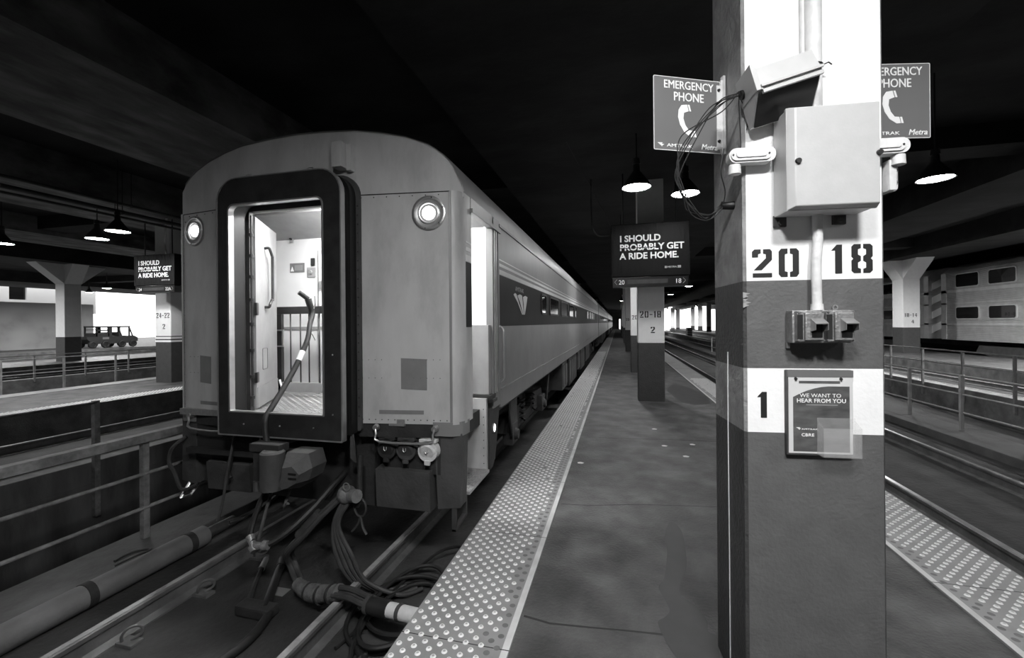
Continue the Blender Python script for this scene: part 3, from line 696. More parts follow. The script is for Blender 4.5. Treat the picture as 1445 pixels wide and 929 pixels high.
# ================================================================== PASSENGER TRAIN
TC, HW = -2.86, 1.56
SX = TC + HW
PROF = [(1.56, 2.85), (1.545, 2.98), (1.50, 3.10), (1.42, 3.21), (1.29, 3.31), (1.08, 3.39), (.85, 3.44), (.6, 3.475), (.3, 3.50), (0, 3.51)]
PROF = PROF + [(-a, b) for a, b in PROF[-2::-1]]
def end_y(off):                # tapered end of the leading coach
    a = abs(off)
    if a < .63: return 3.315
    if a < 1.47: return 3.315 + (a-.63)*.13
    return 3.424 + (a-1.47)*.9
def coach(y0, y1, label, first=False):
    r = thing('passenger_coach', label, 'train car', (TC, (y0+y1)/2, RAIL_Z))
    def ey(off): return end_y(off) if first else y0
    # roof
    mb = MB(); A = [mb.v((TC+a, ey(a), b)) for a, b in PROF]; A2 = [mb.v((TC+a*.998, ey(a)+.05, b+.004)) for a, b in PROF]; B = [mb.v((TC+a, y1, b)) for a, b in PROF]
    for i in range(len(PROF)-1):
        mb._f([A[i], A[i+1], A2[i+1], A2[i]], True); mb._f([A2[i], A2[i+1], B[i+1], B[i]], True)
    mb.build('roof', 'roofm', r)
    # sides
    ys = 4.63 if first else y0
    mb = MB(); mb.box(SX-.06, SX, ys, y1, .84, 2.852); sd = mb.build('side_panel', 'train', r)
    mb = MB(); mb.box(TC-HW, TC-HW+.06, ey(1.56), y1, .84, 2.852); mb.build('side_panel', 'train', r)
    mb = MB(); mb.box(SX-.05, SX+.014, ys, y1, .80, 1.00, .004); mb.box(SX, SX+.02, ys, y1, .995, 1.015); mb.build('sill_skirt', 'train', r)
    mb = MB(); mb.box(SX-.004, SX+.012, ys, y1, 2.845, 2.875); mb.build('rain_gutter', 'train', r)
    mb = MB(); mb.box(TC-HW+.1, SX-.1, y0+.3, y1-.2, .70, .86); mb.build('underframe', 'under', r)
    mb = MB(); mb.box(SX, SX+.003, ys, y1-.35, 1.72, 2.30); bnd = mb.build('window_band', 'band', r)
    for z, h in ((2.335, .055), (2.415, .035), (2.475, .014)):
        mb = MB(); mb.box(SX, SX+.003, ys, y1, z-h/2, z+h/2); mb.build('stripe', 'stripe', r)
    # windows
    if first: wins = [(7.3, 7.9), (8.25, 9.55), (9.95, 11.3), (11.7, 12.9), (13.3, 13.8), (18.6, 19.8), (20.2, 21.4), (21.8, 23.), (23.4, 24.6)]
    else:
        n = 12; st = (y1-y0-5)/n; wins = [(y0+2.5+k*st, y0+2.5+k*st+st*.72) for k in range(n)]
    for a, b in wins:
        mb = MB(); mb.ring([(q[0], q[1]) for q in rrect(a, b, 1.90, 2.275, .09, 4)], [(q[0], q[1]) for q in rrect(a+.05, b-.05, 1.935, 2.24, .06, 4)], 'x', SX, SX+.016)
        f = mb.build('window', 'black', r)
        mb = MB(); mb.prism(rrect(a+.05, b-.05, 1.935, 2.24, .06, 4), 'x', SX+.003, SX+.006); mb.build('pane', 'glassdark', f)
    # wheels and boxes under the floor
    for yc in (y0+4.0, y1-4.0):
        mb = MB(); mb.prism([(yc-1.6, .18), (yc-1.5, .38), (yc-.5, .42), (yc-.35, .2), (yc+.35, .2), (yc+.5, .42), (yc+1.5, .38), (yc+1.6, .18), (yc+1.2, .05), (yc-1.2, .05)], 'x', SX-.42, SX-.3)
        bg_ = mb.build('bogie', 'under', r)
        for dy in (-1.25, 1.25):
            for xr in (-2.11, -3.60):
                s_ = 1 if xr > TC else -1
                mb = MB(); mb.lathe([(0, -.06), (.38, -.06), (.46, -.05), (.46, .05), (.41, .06), (.36, .03), (.12, .03), (.11, .1), (0, .1)], (xr, yc+dy, .085), (s_, 0, 0), 28); mb.build('wheel', 'under', bg_)
            mb = MB(); mb.box(SX-.36, SX-.2, yc+dy-.16, yc+dy+.16, -.04, .28, .02); mb.cyl((SX-.2, yc+dy, .1), (SX-.15, yc+dy, .1), .09, .07, 14); mb.build('axle_box', 'under2', bg_)
        for dy in (-.45, .45):
            mb = MB(); mb.tube([(SX-.33+.09*math.cos(a), yc+dy+.09*math.sin(a), .12+.36*a/(8*PI)) for a in [k*PI/5 for k in range(41)]], .02, 6); mb.build('spring', 'under', bg_)
        mb = MB(); mb.box(SX-.25, SX-.21, yc-1.5, yc-1.1, .2, .75); mb.tube([(SX-.2, yc-1.7, .75), (SX-.2, yc-1.5, .12)], .02, 6); mb.tube([(SX-.2, yc+1.9, .75), (SX-.2, yc+1.6, .1)], .025, 6); mb.build('brake_rigging', 'under2', bg_)
    boxes = [(y0+7.2, 1.0, .05), (y0+8.7, 2.2, -.05), (y0+11.4, .9, .12), (y0+12.6, 1.8, .0), (y0+15, 2.6, .08)]
    for yb, l_, z_ in boxes:
        mb = MB(); mb.box(SX-.62, SX-.06, yb, yb+l_, z_, .74, .02)
        for k in range(int(l_/.5)): mb.box(SX-.06, SX-.045, yb+.06+k*.5, yb+.46+k*.5, z_+.08, .66, .006)
        mb.build('equipment_box', 'under2', r)
    return r
c0 = coach(3.43, 29.3, 'nearest passenger coach with its open end door facing the camera', True)
coach(29.95, 55.8, 'second passenger coach, coupled behind the nearest one')
coach(56.45, 82.3, 'third passenger coach along the platform')
coach(82.95, 108.8, 'last passenger coach at the far end of the train')
mb = MB(); mb.ring([(TC+a, b) for a, b in rrect(-.6, .6, .85, 3.1, .15, 4)], [(TC+a, b) for a, b in rrect(-.5, .5, 1., 2.95, .1, 4)], 'y', 29.3, 29.95); mb.build('rear_diaphragm', 'black', c0)
mb = MB(); mb.box(TC-1.52, TC+1.52, 29.24, 29.3, .84, 3.3); mb.build('rear_wall', 'under', c0)

# --- end of the nearest coach
def R_(a, b): return (TC+a, end_y(a), b)
def riv(mb, pts, axis, r=.006):
    for p in pts:
        p = Vector(p); ax = Vector(axis); mb.cyl(p, p + ax*.004, r, r*.6, 6)
ri = bpy.data.objects
for s_ in (1, -1):
    mb = MB(); a0, a1 = s_*.63, s_*1.47
    mb.hexa([R_(a0, .88), R_(a1, .88), (TC+a1, end_y(a1)+.05, .88), (TC+a0, end_y(a0)+.05, .88), R_(a0, 2.895), R_(a1, 2.895), (TC+a1, end_y(a1)+.05, 2.95), (TC+a0, end_y(a0)+.05, 2.95)])
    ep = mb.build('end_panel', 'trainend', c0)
    mb = MB()
    n_ = (s_*.13, -1, 0)
    for k in range(14):
        a = s_*(.67 + k*.058)
        for z in ((.915,) + ((2.868,) if k % 2 == 0 else ())): riv(mb, [R_(a, z)], n_)
        if k in (0, 1, 2, 3, 8, 9, 10, 11, 12) : riv(mb, [R_(a, 1.44), R_(a, 1.28)], n_, .004)
    for k in range(26):
        riv(mb, [R_(s_*.645, .95+k*.076)], n_, .007)
        riv(mb, [R_(s_*1.455, .95+k*.076)], n_, .004)
    mb.build('rivet', 'under2', ep)
    mb = MB(); x0, x1 = sorted((s_*1.02, s_*1.25) if s_ > 0 else (s_*1.06, s_*1.22))
    def E(a, z, d): return (TC+a, end_y(a)-d, z)
    mb.hexa([E(x0, 1.185, .003), E(x1, 1.175, .003), E(x1, 1.175, 0), E(x0, 1.185, 0), E(x0, 1.455, .003), E(x1, 1.445, .003), E(x1, 1.445, 0), E(x0, 1.455, 0)])
    mb.build('repair_patch', 'patch', ep)
    mb = MB(); mb.hexa([E(s_*.82, .965, .002), E(s_*1.22, .965, .002), E(s_*1.22, .965, 0), E(s_*.82, .965, 0), E(s_*.82, 1.0, .002), E(s_*1.22, 1.0, .002), E(s_*1.22, 1.0, 0), E(s_*.82, 1.0, 0)]); mb.build('scuff', 'patch', ep)
    mb = MB(); mb.hexa([E(s_*.64, 2.888, .002), E(s_*1.462, 2.888, .002), E(s_*1.462, 2.888, -.01), E(s_*.64, 2.888, -.01), E(s_*.64, 2.897, .002), E(s_*1.462, 2.897, .002), E(s_*1.462, 2.897, -.01), E(s_*.64, 2.897, -.01)]); mb.build('seam', 'under', ep)
    # corner post with rounded edge
    mb = MB()
    pts = [(1.47, 3.424), (1.478, 3.419), (1.50, 3.430), (1.535, 3.462), (1.56, 3.52), (1.56, 3.70), (1.50, 3.70), (1.47, 3.5)]
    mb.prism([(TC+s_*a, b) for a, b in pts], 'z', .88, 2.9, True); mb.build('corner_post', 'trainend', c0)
    mb = MB(); mb.hexa([E(s_*1.455, .9, .008), E(s_*1.485, .9, .008), E(s_*1.485, .9, -.01), E(s_*1.455, .9, -.01), E(s_*1.455, 2.89, .008), E(s_*1.485, 2.89, .008), E(s_*1.485, 2.89, -.01), E(s_*1.455, 2.89, -.01)]); mb.build('edge_strip', 'train', c0)
    # headlight
    ha, hz = s_*1.28, 2.71
    ax = Vector((s_*.13, -1, 0)).normalized(); ctr = Vector(R_(ha, hz))
    hl = MB(); hl.lathe([(.150, 0), (.150, .010), (.138, .016), (.120, .012), (.116, .004)], ctr, ax, 32); h = hl.build('marker_light', 'steel', c0)
    mb = MB(); mb.lathe([(.118, .008), (.098, .004), (.094, .016), (.084, .018), (.078, .006), (.052, .004)], ctr, ax, 32); mb.build('reflector', 'reflector', h)
    mb = MB(); mb.lathe([(.058, .0), (.058, .012), (.045, .022), (0, .028)], ctr, ax, 24); mb.build('lens', 'lens', h)
    mb = MB(); 
    for k in range(6): q = ctr + Vector((math.cos(k*PI/3+.3)*.135, 0, math.sin(k*PI/3+.3)*.135)) + ax*.016; mb.cyl(q, q+ax*.006, .006, .005, 6)
    mb.build('screw', 'darksteel', h)
# fascia above the seam
NS = 40
mb = MB(); offs = sorted(set([-1.56 + 3.12*k/NS for k in range(NS+1)] + [-.63, .63, -1.47, 1.47, -1.54, 1.54]))
def roof_z(a):
    P = sorted(PROF)
    for i in range(len(P)-1):
        if P[i][0] <= a <= P[i+1][0]: t = (a-P[i][0])/max(1e-9, P[i+1][0]-P[i][0]); return P[i][1]+t*(P[i+1][1]-P[i][1])
    return 2.85
rows = []
for a in offs: rows.append((mb.v(R_(a, 2.896 if abs(a) < 1.5 else 2.86)), mb.v(R_(a, max(2.91, roof_z(a)-.02))), mb.v((TC+a, end_y(a)+.025, max(2.915, roof_z(a)+.003)))))
for i in range(len(rows)-1):
    for k in (0, 1): mb._f([rows[i][k], rows[i+1][k], rows[i+1][k+1], rows[i][k+1]], k == 1)
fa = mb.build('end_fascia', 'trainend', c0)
mb = MB(); mb.box(TC-.63, TC+.63, 3.315, 3.36, 2.83, 2.91); mb.box(TC-.63, TC-.53, 3.315, 3.36, .9, 2.83); mb.box(TC+.53, TC+.63, 3.315, 3.36, .9, 2.83); mb.build('end_door_frame', 'under2', c0)
# small box and grab loops above the door
mb = MB(); mb.box(TC+.46, TC+.56, 3.20, 3.315, 3.12, 3.34, .006); hb = mb.build('signal_box', 'trainend', c0)
mb = MB(); mb.box(TC+.565, TC+.61, 3.26, 3.315, 3.10, 3.33, .004); mb.build('box_bracket', 'trainend', hb)
for a in (.16, -.52):
    mb = MB(); mb.tube([(TC+a, 3.315, 3.10), (TC+a, 3.28, 3.11), (TC+a, 3.28, 3.17), (TC+a+.05, 3.28, 3.17), (TC+a+.05, 3.28, 3.11), (TC+a+.05, 3.315, 3.10)], .006, 6); mb.build('lifting_loop', 'steel', fa)

# diaphragm
dia = None
mb = MB(); OUT = rrect(TC-.64, TC+.64, .775, 3.065, .21, 7, .012); INN = rrect(TC-.515, TC+.465, .985, 2.83, .06, 7, .008)
mb.ring(OUT, INN, 'y', 3.075, 3.12); dia = mb.build('diaphragm_face', 'darksteel', c0)
mb = MB(); mb.ring(rrect(TC-.643, TC+.643, .772, 3.068, .213, 7, .012), rrect(TC-.632, TC+.632, .783, 3.057, .203, 7, .012), 'y', 3.07, 3.125); mb.build('outer_rim', 'steel', dia)
mb = MB(); mb.ring(rrect(TC-.52, TC+.470, .98, 2.835, .065, 7, .008), rrect(TC-.505, TC+.455, .992, 2.822, .055, 7, .008), 'y', 3.07, 3.125); mb.build('inner_rim', 'steel', dia)
mb = MB(); mb.ring(rrect(TC-.61, TC+.61, .80, 3.04, .19, 7, .02), rrect(TC-.545, TC+.545, .95, 2.86, .12, 7, .02), 'y', 3.12, 3.20); mb.ring(rrect(TC-.64, TC+.64, .80, 3.06, .2, 7, .02), rrect(TC-.55, TC+.55, .93, 2.87, .12, 7, .02), 'y', 3.20, 3.285)
mb.build('rubber_bellows', 'black', dia)
mb = MB(); mb.ring(rrect(TC-.675, TC+.675, .82, 3.075, .2, 7, .02), rrect(TC-.57, TC+.57, .93, 2.88, .12, 7, .02), 'y', 3.285, 3.315); fl_ = mb.build('riveted_flange', 'under2', dia)
mb = MB()
for k in range(24): riv(mb, [(TC+.655, 3.285, .95+.08*k)], (0, -1, 0), .008)
mb.build('rivet', 'under', fl_)
mb = MB()
for (x, z) in ((-.36, .88), (.02, .88), (.36, .88), (.55, 1.0), (.55, 1.5)): mb.cyl((TC+x, 3.075, z), (TC+x, 3.069, z), .008, .006, 8)
mb.build('bolt', 'steel', dia)

# vestibule
VY = 4.42
vest = c0
mb = MB(); mb.box(TC-1.45, TC+1.05, 3.36, VY, .86, .92); vf = mb.build('vestibule_floor', 'tread', c0)
mb = MB(); mb.box(TC-.5, TC+.5, 3.12, 3.40, .90, .945); mb.build('threshold_plate', 'tread', c0)
mb = MB()
for i in range(24):
    for j in range(8):
        x = TC-.48+i*.042; y = 3.14+j*.034; d = .008 if (i+j) % 2 else -.008
        mb.hexa([(x-.009,y-d-.002,.945),(x+.009,y+d-.002,.945),(x+.009,y+d+.002,.945),(x-.009,y-d+.002,.945),(x-.008,y-d-.001,.9475),(x+.008,y+d-.001,.9475),(x+.008,y+d+.001,.9475),(x-.008,y-d+.001,.9475)])
for i in range(36):
    for j in range(24):
        x = TC-1.0+i*.05; y = 3.44+j*.04; d = .01 if (i+j) % 2 else -.01
        mb.hexa([(x-.012,y-d-.003,.92),(x+.012,y+d-.003,.92),(x+.012,y+d+.003,.92),(x-.012,y-d+.003,.92),(x-.01,y-d-.001,.923),(x+.01,y+d-.001,.923),(x+.01,y+d+.001,.923),(x-.01,y-d+.001,.923)])
mb.build('tread_pattern', 'tread', vf)
mb = MB(); mb.prism([(TC-1.5, .86), (TC+1.5, .86), (TC+1.5, 2.9), (TC+1.2, 3.2), (TC-1.2, 3.2), (TC-1.5, 2.9)], 'y', VY, VY+.05); bk = mb.build('vestibule_bulkhead', 'vest', c0)
mb = MB(); mb.box(TC-1.5, TC-1.45, 3.46, VY, .86, 3.0); mb.build('vestibule_wall', 'vest', c0)
mb = MB(); mb.box(TC-1.42, TC+1.42, 3.46, VY, 3.02, 3.07); mb.box(TC-1.2, TC+1.2, 3.40, 3.46, 2.96, 3.07); mb.hexa([(TC-1.45,4.0,3.0),(TC+1.45,4.0,3.0),(TC+1.45,VY,2.80),(TC-1.45,VY,2.80),(TC-1.45,4.0,3.03),(TC+1.45,4.0,3.03),(TC+1.45,VY,3.03),(TC-1.45,VY,3.03)]); vc = mb.build('vestibule_ceiling', 'vestgray', c0)
mb = MB(); mb.box(TC-.35, TC+.35, 3.62, 3.86, 2.995, 3.02); mb.build('ceiling_light', 'fixture', vc)
mb = MB(); mb.box(TC+.65, TC+1.25, 3.62, 3.86, 2.995, 3.02); mb.build('ceiling_light', 'fixture', vc)
# things on the bulkhead
mb = MB(); mb.box(-3.91, -3.70, VY-.004, VY, 2.045+.35, 2.16+.35); mb.build('notice_plate', 'patch', bk)
mb = MB(); mb.box(-3.84, -3.73, VY-.006, VY-.004, 2.42, 2.485); mb.build('notice_print', 'vestgray', bk)
mb = MB(); mb.prism([(-3.90, 2.41), (-3.85, 2.41), (-3.875, 2.47)], 'y', VY-.006, VY-.004); mb.build('warning_triangle', 'white', bk)
mb = MB(); mb.box(-3.66, -3.54, VY-.012, VY, 2.33, 2.45, .003); sp = mb.build('switch_plate', 'vestgray', bk)
mb = MB(); mb.cyl((-3.60, VY-.012, 2.39), (-3.60, VY-.035, 2.39), .026, .02, 12); mb.build('switch_knob', 'steel', sp)
mb = MB(); mb.box(-3.60, -3.55, VY-.02, VY, 2.47, 2.56, .003); mb.build('lock_plate', 'darksteel', bk)
mb = MB(); mb.box(-3.90, -3.85, VY-.02, VY, 2.76, 2.86, .004); cl = mb.build('door_catch', 'vestgray', bk)
mb = MB(); mb.cyl((-3.875, VY-.02, 2.81), (-3.875, VY-.035, 2.81), .018, .015, 10); mb.build('catch_pin', 'black', cl)
for a, b in ((-3.51, -3.495), (-2.75, -2.735)):
    mb = MB(); mb.box(a, b, VY-.014, VY, .92, 2.65); mb.build('door_trim', 'steel', bk)
mb = MB(); mb.box(-3.48, -3.40, VY-.02, VY, 2.18, 2.28, .003); mb.build('hinge_plate', 'steel', bk)
mb = MB(); mb.box(-4.0, -2.7, VY-.01, VY, 1.70, 1.73); mb.build('dado_rail', 'vestgray', bk)
mb = MB(); mb.box(-3.2, -3.05, VY-.012, VY, 1.15, 1.35, .003); mb.build('floor_vent', 'vestgray', bk)
# side-door end of the bulkhead: a lower pale half panel
mb = MB(); mb.box(-1.95, SX-.02, 4.27, VY, 1.0, 1.735, .008); hp = mb.build('half_door_panel', 'vestgray', c0)
mb = MB(); mb.tube([(-1.60, 4.27, 1.05), (-1.60, 4.23, 1.08), (-1.60, 4.23, 1.5), (-1.60, 4.27, 1.53)], .012, 8); mb.build('grab_bar', 'steel', hp)
mb = MB(); mb.box(-1.58, SX+.01, 4.24, 4.44, .955, 1.0, .006); mb.box(-1.45, SX+.03, 4.26, 4.42, .92, .955, .004); mb.build('hinge_block', 'darksteel', hp)
# jambs of the side door
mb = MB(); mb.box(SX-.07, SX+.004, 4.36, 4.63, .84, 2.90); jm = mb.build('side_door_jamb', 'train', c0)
for y in (4.40, 4.47, 4.545):
    mb = MB(); mb.box(SX+.004, SX+.016, y, y+.022, 1.0, 2.78); mb.build('jamb_rib', 'steel' if y < 4.5 else 'train', jm)
mb = MB(); mb.box(SX-.05, SX+.004, 3.68, 4.40, 2.77, 2.90); mb.box(SX, SX+.03, 3.66, 4.62, 2.76, 2.80, .004); mb.build('door_header', 'train', c0)
mb = MB(); mb.tube([(SX+.01, 4.60, 1.72), (SX+.055, 4.59, 1.68), (SX+.06, 4.585, 1.60), (SX+.06, 4.585, 1.22), (SX+.055, 4.59, 1.14), (SX+.01, 4.60, 1.10)], .015, 8, 4); mb.build('grab_handle', 'steel', jm)
# dark band and stripes wrap onto the short strip by the corner
for z, h, m_ in ((2.335, .055, 'stripe'), (2.415, .035, 'stripe'), (2.475, .014, 'stripe'), (2.01, .58, 'band')):
    mb = MB(); mb.box(SX, SX+.003, 3.545, 3.69, z-h/2, z+h/2); mb.build('stripe', m_, c0)
# end door leaf, open inwards
DL = Frame((-3.40, 3.37, 0), math.atan2(.73, -.42))
def dleaf(mb, name, m_, parent):
    for v in mb.bm.verts: v.co = DL.world(v.co)
    return mb.build(name, m_, parent)
mb = MB(); mb.box(0, .78, -.02, .02, .95, 2.80, .004); dl = dleaf(mb, 'end_door', 'vestgray', c0)
mb = MB(); mb.tube([(.30, -.02-.0, 2.545), (.30, -.06, 2.55), (.30, -.075, 2.52), (.36, -.075, 2.48), (.40, -.07, 2.45), (.40, -.07, 2.05), (.37, -.07, 2.02), (.30, -.07, 1.97), (.30, -.06, 1.94), (.30, -.02, 1.94)], .014, 8, 3); dleaf(mb, 'pull_handle', 'darksteel', dl)
mb = MB(); mb.box(.02, .78, -.026, -.02, .95, 1.15, .002); dleaf(mb, 'kick_plate', 'vestgray', dl)
mb = MB(); mb.box(-.03, .03, -.035, -.01, 1.85, 1.97, .004); mb.box(-.03, .03, -.035, -.01, 1.2, 1.3, .004); dleaf(mb, 'hinge', 'darksteel', dl)
mb = MB(); mb.ring(rrect(.2, .38, 1.3, 1.52, .02, 3), rrect(.208, .372, 1.308, 1.512, .015, 3), 'y', -.024, -.02); dleaf(mb, 'recess_frame', 'patch', dl)
mb = MB(); mb.cyl((-3.395, 3.34, .98), (-3.395, 3.34, 2.80), .016, seg=10)
for z in (1.05, 1.25, 1.5, 1.75, 1.98, 2.2, 2.4, 2.6): mb.cyl((-3.395, 3.34, z), (-3.395, 3.34, z+.03), .026, seg=10)
mb.build('door_hinge', 'darksteel', c0)
# safety gate across the doorway
gt = thing('safety_gate', 'dark barred safety gate across the lit vestibule doorway', 'gate', (-3.4, 4.17, .92))
GY = 4.17
mb = MB(); mb.box(-4.0, -2.6, GY-.02, GY+.02, 1.88, 1.965, .004); mb.build('top_bar', 'darksteel', gt)
mb = MB(); mb.box(-3.88, -3.80, GY-.02, GY+.02, .96, 1.88, .004); mb.build('gate_post', 'darksteel', gt)
mb = MB(); mb.box(-3.88, -2.6, GY-.02, GY+.02, .98, 1.09, .004); mb.build('bottom_bar', 'vestgray', gt)
for x in (-3.69, -3.555, -3.44, -3.30, -3.16, -3.02, -2.88):
    mb = MB(); mb.cyl((x, GY, 1.09), (x, GY, 1.88), .008, seg=8); mb.build('bar', 'darksteel', gt)
mb = MB(); mb.ring(rrect(-3.93, -3.76, 1.5, 1.70, .01, 2), rrect(-3.915, -3.775, 1.515, 1.685, .008, 2), 'y', GY-.035, GY-.02); mb.build('latch_frame', 'steel', gt)
mb = MB(); mb.tube([(-3.82, GY-.03, 1.12), (-3.80, GY-.03, 1.05), (-3.76, GY-.03, .97)], .012, 8); mb.build('foot_bracket', 'white', gt)
mb = MB(); mb.cyl((-4.06, GY-.05, 1.93), (-3.96, GY-.02, 1.93), .035, .025, 10); mb.build('pivot', 'darksteel', gt)

# stair well under the side door
mb = MB(); mb.box(-1.95, SX-.03, 4.20, 4.25, .22, .97); mb.build('stair_side_panel', 'trainend', c0)
mb = MB(); mb.box(-1.70, SX+.0, 3.60, 4.20, .215, .245, .004); st = mb.build('step', 'tread', c0)
mb = MB()
for i in range(8):
    for j in range(14):
        x = -1.66+i*.048; y = 3.62+j*.042; d = .012 if (i+j) % 2 else -.012
        mb.hexa([(x-d-.004,y-.012,.245),(x-d+.004,y-.012,.245),(x+d+.004,y+.012,.245),(x+d-.004,y+.012,.245),(x-d-.002,y-.01,.249),(x-d+.002,y-.01,.249),(x+d+.002,y+.01,.249),(x+d-.002,y+.01,.249)])
mb.build('tread_pattern', 'steel', st)
mb = MB(); mb.box(-2.05, -1.62, 3.60, 4.20, .545, .575, .004); mb.build('step', 'tread', c0)
mb = MB(); mb.box(-1.72, -1.70, 3.60, 4.20, .245, .545); mb.box(-2.07, -2.05, 3.60, 4.20, .575, .92); mb.build('step_riser', 'under2', c0)
mb = MB()
for k in range(8): riv(mb, [(-1.36, 4.20, .3+k*.08), (-1.62, 4.20, .3+k*.08)], (0, -1, 0), .006)
mb.build('stair_bolt', 'under', c0)
mb = MB(); mb.prism([(4.25, .22), (4.25, .86), (4.63, .86), (4.63, .80), (4.46, .30), (4.36, .22)], 'x', SX-.06, SX-.01); sk = mb.build('step_skirt', 'under', c0)
mb = MB(); mb.lathe([(.05, 0), (.05, .012), (.04, .018)], (SX-.01, 4.38, .63), (1, 0, 0), 20); hl2 = mb.build('step_light', 'steel', sk)
mb = MB(); mb.lathe([(.042, .004), (.042, .016), (0, .022)], (SX-.01, 4.38, .63), (1, 0, 0), 20); mb.build('lens', 'lensdim', hl2)

# buffer beam and boxes below the end panels
mb = MB(); mb.hexa([E(.63,.76,-.01),E(1.47,.76,-.01),E(1.47,.76,-.08),E(.63,.76,-.08),E(.63,.88,-.01),E(1.47,.88,-.01),E(1.47,.88,-.08),E(.63,.88,-.08)]); mb.build('buffer_beam', 'under', c0)
mb = MB(); mb.hexa([E(-.63,.76,-.01),E(-1.47,.76,-.01),E(-1.47,.76,-.08),E(-.63,.76,-.08),E(-.63,.88,-.01),E(-1.47,.88,-.01),E(-1.47,.88,-.08),E(-.63,.88,-.08)]); mb.build('buffer_beam', 'under', c0)
for s_ in (1, -1):
    mb = MB(); mb.hexa([(TC+s_*1.33,3.42,.14),(TC+s_*1.53,3.44,.16),(TC+s_*1.53,3.60,.16),(TC+s_*1.33,3.60,.14),(TC+s_*1.30,3.415,.80),(TC+s_*1.545,3.46,.80),(TC+s_*1.545,3.62,.80),(TC+s_*1.30,3.60,.80)], .008)
    mb.build('corner_step_box', 'under2', c0)
    mb = MB(); mb.prism([(TC+s_*a, b) for a, b in ((1.30, 3.40), (1.47, 3.415), (1.55, 3.47), (1.565, 3.60), (1.30, 3.6))], 'z', .78, .90, True); mb.build('corner_skirt', 'train', c0)
    # hand hold under the panel
    y_ = 3.30
    mb = MB(); a, b = s_*.80, s_*1.33
    mb.tube([(TC+a, y_+.09, .85), (TC+a, y_+.02, .85), (TC+a+s_*.01, y_, .80), (TC+a+s_*.05, y_-.01, .735), (TC+b-s_*.05, y_+.03, .735), (TC+b-s_*.01, y_+.05, .80), (TC+b, y_+.06, .85), (TC+b, y_+.13, .85)], .0105, 8, 3)
    mb.cyl((TC+a, y_+.03, .85), (TC+a, y_-.0, .85), .03, .024, 12); mb.cyl((TC+b, y_+.1, .85), (TC+b, y_+.05, .85), .03, .024, 12); mb.build('hand_hold', 'steel', c0)
    # apron box
    mb = MB(); x0, x1 = sorted((TC+s_*.76, TC+s_*1.28)) if s_ > 0 else sorted((TC+s_*.6, TC+s_*1.12))
    mb.hexa([(x0,3.38,.13),(x1,3.38,.13),(x1,3.62,.13),(x0,3.62,.13),(x0,3.36,.47 if s_ > 0 else .40),(x1,3.36,.47 if s_ > 0 else .40),(x1,3.62,.5),(x0,3.62,.5)], .004); mb.build('apron_box', 'under2', c0)
    mb = MB(); mb.tube([(TC+s_*1.44, 3.47, .16), (TC+s_*1.44, 3.36, -.06 if s_ > 0 else .02), (TC+s_*1.5, 3.5, -.02), (TC+s_*1.5, 3.62, .10), (TC+s_*1.5, 3.62, .2)], .016, 6); 
    if s_ < 0: mb.build('step_stirrup', 'steel', c0)
    else:
        mb.bm.free(); mb = MB(); x = TC+1.47
        mb.box(x-.02, x+.02, 3.44, 3.47, -.05, .18, .003); mb.hexa([(x-.02,3.44,-.05),(x+.02,3.44,-.05),(x+.05,3.64,.02),(x+.01,3.64,.02),(x-.02,3.44,-.03),(x+.02,3.44,-.03),(x+.05,3.64,.045),(x+.01,3.64,.045)]); mb.box(x+.01, x+.05, 3.62, 3.645, .02, .22, .003); mb.build('step_stirrup', 'under2', c0)
    # receptacles with round flap covers
mb = MB(); mb.box(-2.02, -1.50, 3.42, 3.6, .44, .80); mb.build('receptacle_panel', 'under', c0)
for x, m_ in ((-1.985, 'under'), (-1.80, 'under2'), (-1.595, 'conduit')):
    mb = MB(); mb.cyl((x, 3.42, .655), (x, 3.36, .655), .095, .09, 24); mb.cyl((x, 3.36, .655), (x, 3.345, .65), .075, .06, 24); mb.box(x-.08, x+.08, 3.36, 3.42, .73, .76, .006); mb.box(x-.025, x+.025, 3.345, 3.37, .54, .58, .004)
    rc = mb.build('power_receptacle', m_, c0)
    mb = MB(); mb.tube([(x-.012, 3.34, .70), (x-.012, 3.335, .655), (x, 3.333, .645), (x+.012, 3.335, .655), (x+.012, 3.34, .70)], .004, 6); mb.build('cover_spring', 'steel', rc)
mb = MB(); mb.box(TC-.55, TC+.70, 3.45, 3.6, .1, .78); mb.build('draft_sill', 'under', c0)
mb = MB(); mb.box(TC-1.3, TC-.62, 3.42, 3.5, .42, .80); mb.cyl((TC-.85, 3.42, .72), (TC-.85, 3.36, .72), .09, .085, 20); mb.box(TC-1.3, TC-.4, 3.30, 3.36, .50, .55); mb.tube([(TC-.75, 3.32, .55), (TC-.77, 3.3, .35), (TC-.73, 3.28, .30)], .016, 6); mb.build('brake_gear', 'under', c0)

# coupler
cp = thing('coupler', 'knuckle coupler and round canister hanging under the coach end', 'coupler', (TC, 3.0, .3))
mb = MB(); mb.box(TC-.10, TC+.16, 3.05, 3.5, .46, .66, .02); mb.build('shank', 'under', cp)
mb = MB()
K1 = [(.25, .60), (.27, .73), (.47, .73), (.505, .62), (.47, .52), (.39, .455), (.27, .44), (.24, .52)]
K2 = [(.30, .56), (.31, .64), (.40, .66), (.465, .60), (.43, .53), (.36, .49), (.30, .47), (.28, .52)]
A_ = [mb.v((TC+a, 3.05, b)) for a, b in K1]; B_ = [mb.v((TC+a, 2.88, b)) for a, b in K1]; C_ = [mb.v((TC+a-.01, 2.79, b-.01)) for a, b in K2]
mb._f(A_); mb._f(C_[::-1])
for k in range(8):
    mb._f([A_[k], A_[(k+1) % 8], B_[(k+1) % 8], B_[k]]); mb._f([B_[k], B_[(k+1) % 8], C_[(k+1) % 8], C_[k]])
mb.box(TC+.12, TC+.28, 2.98, 3.12, .50, .66, .02)
mb.build('knuckle', 'under2', cp)
mb = MB()
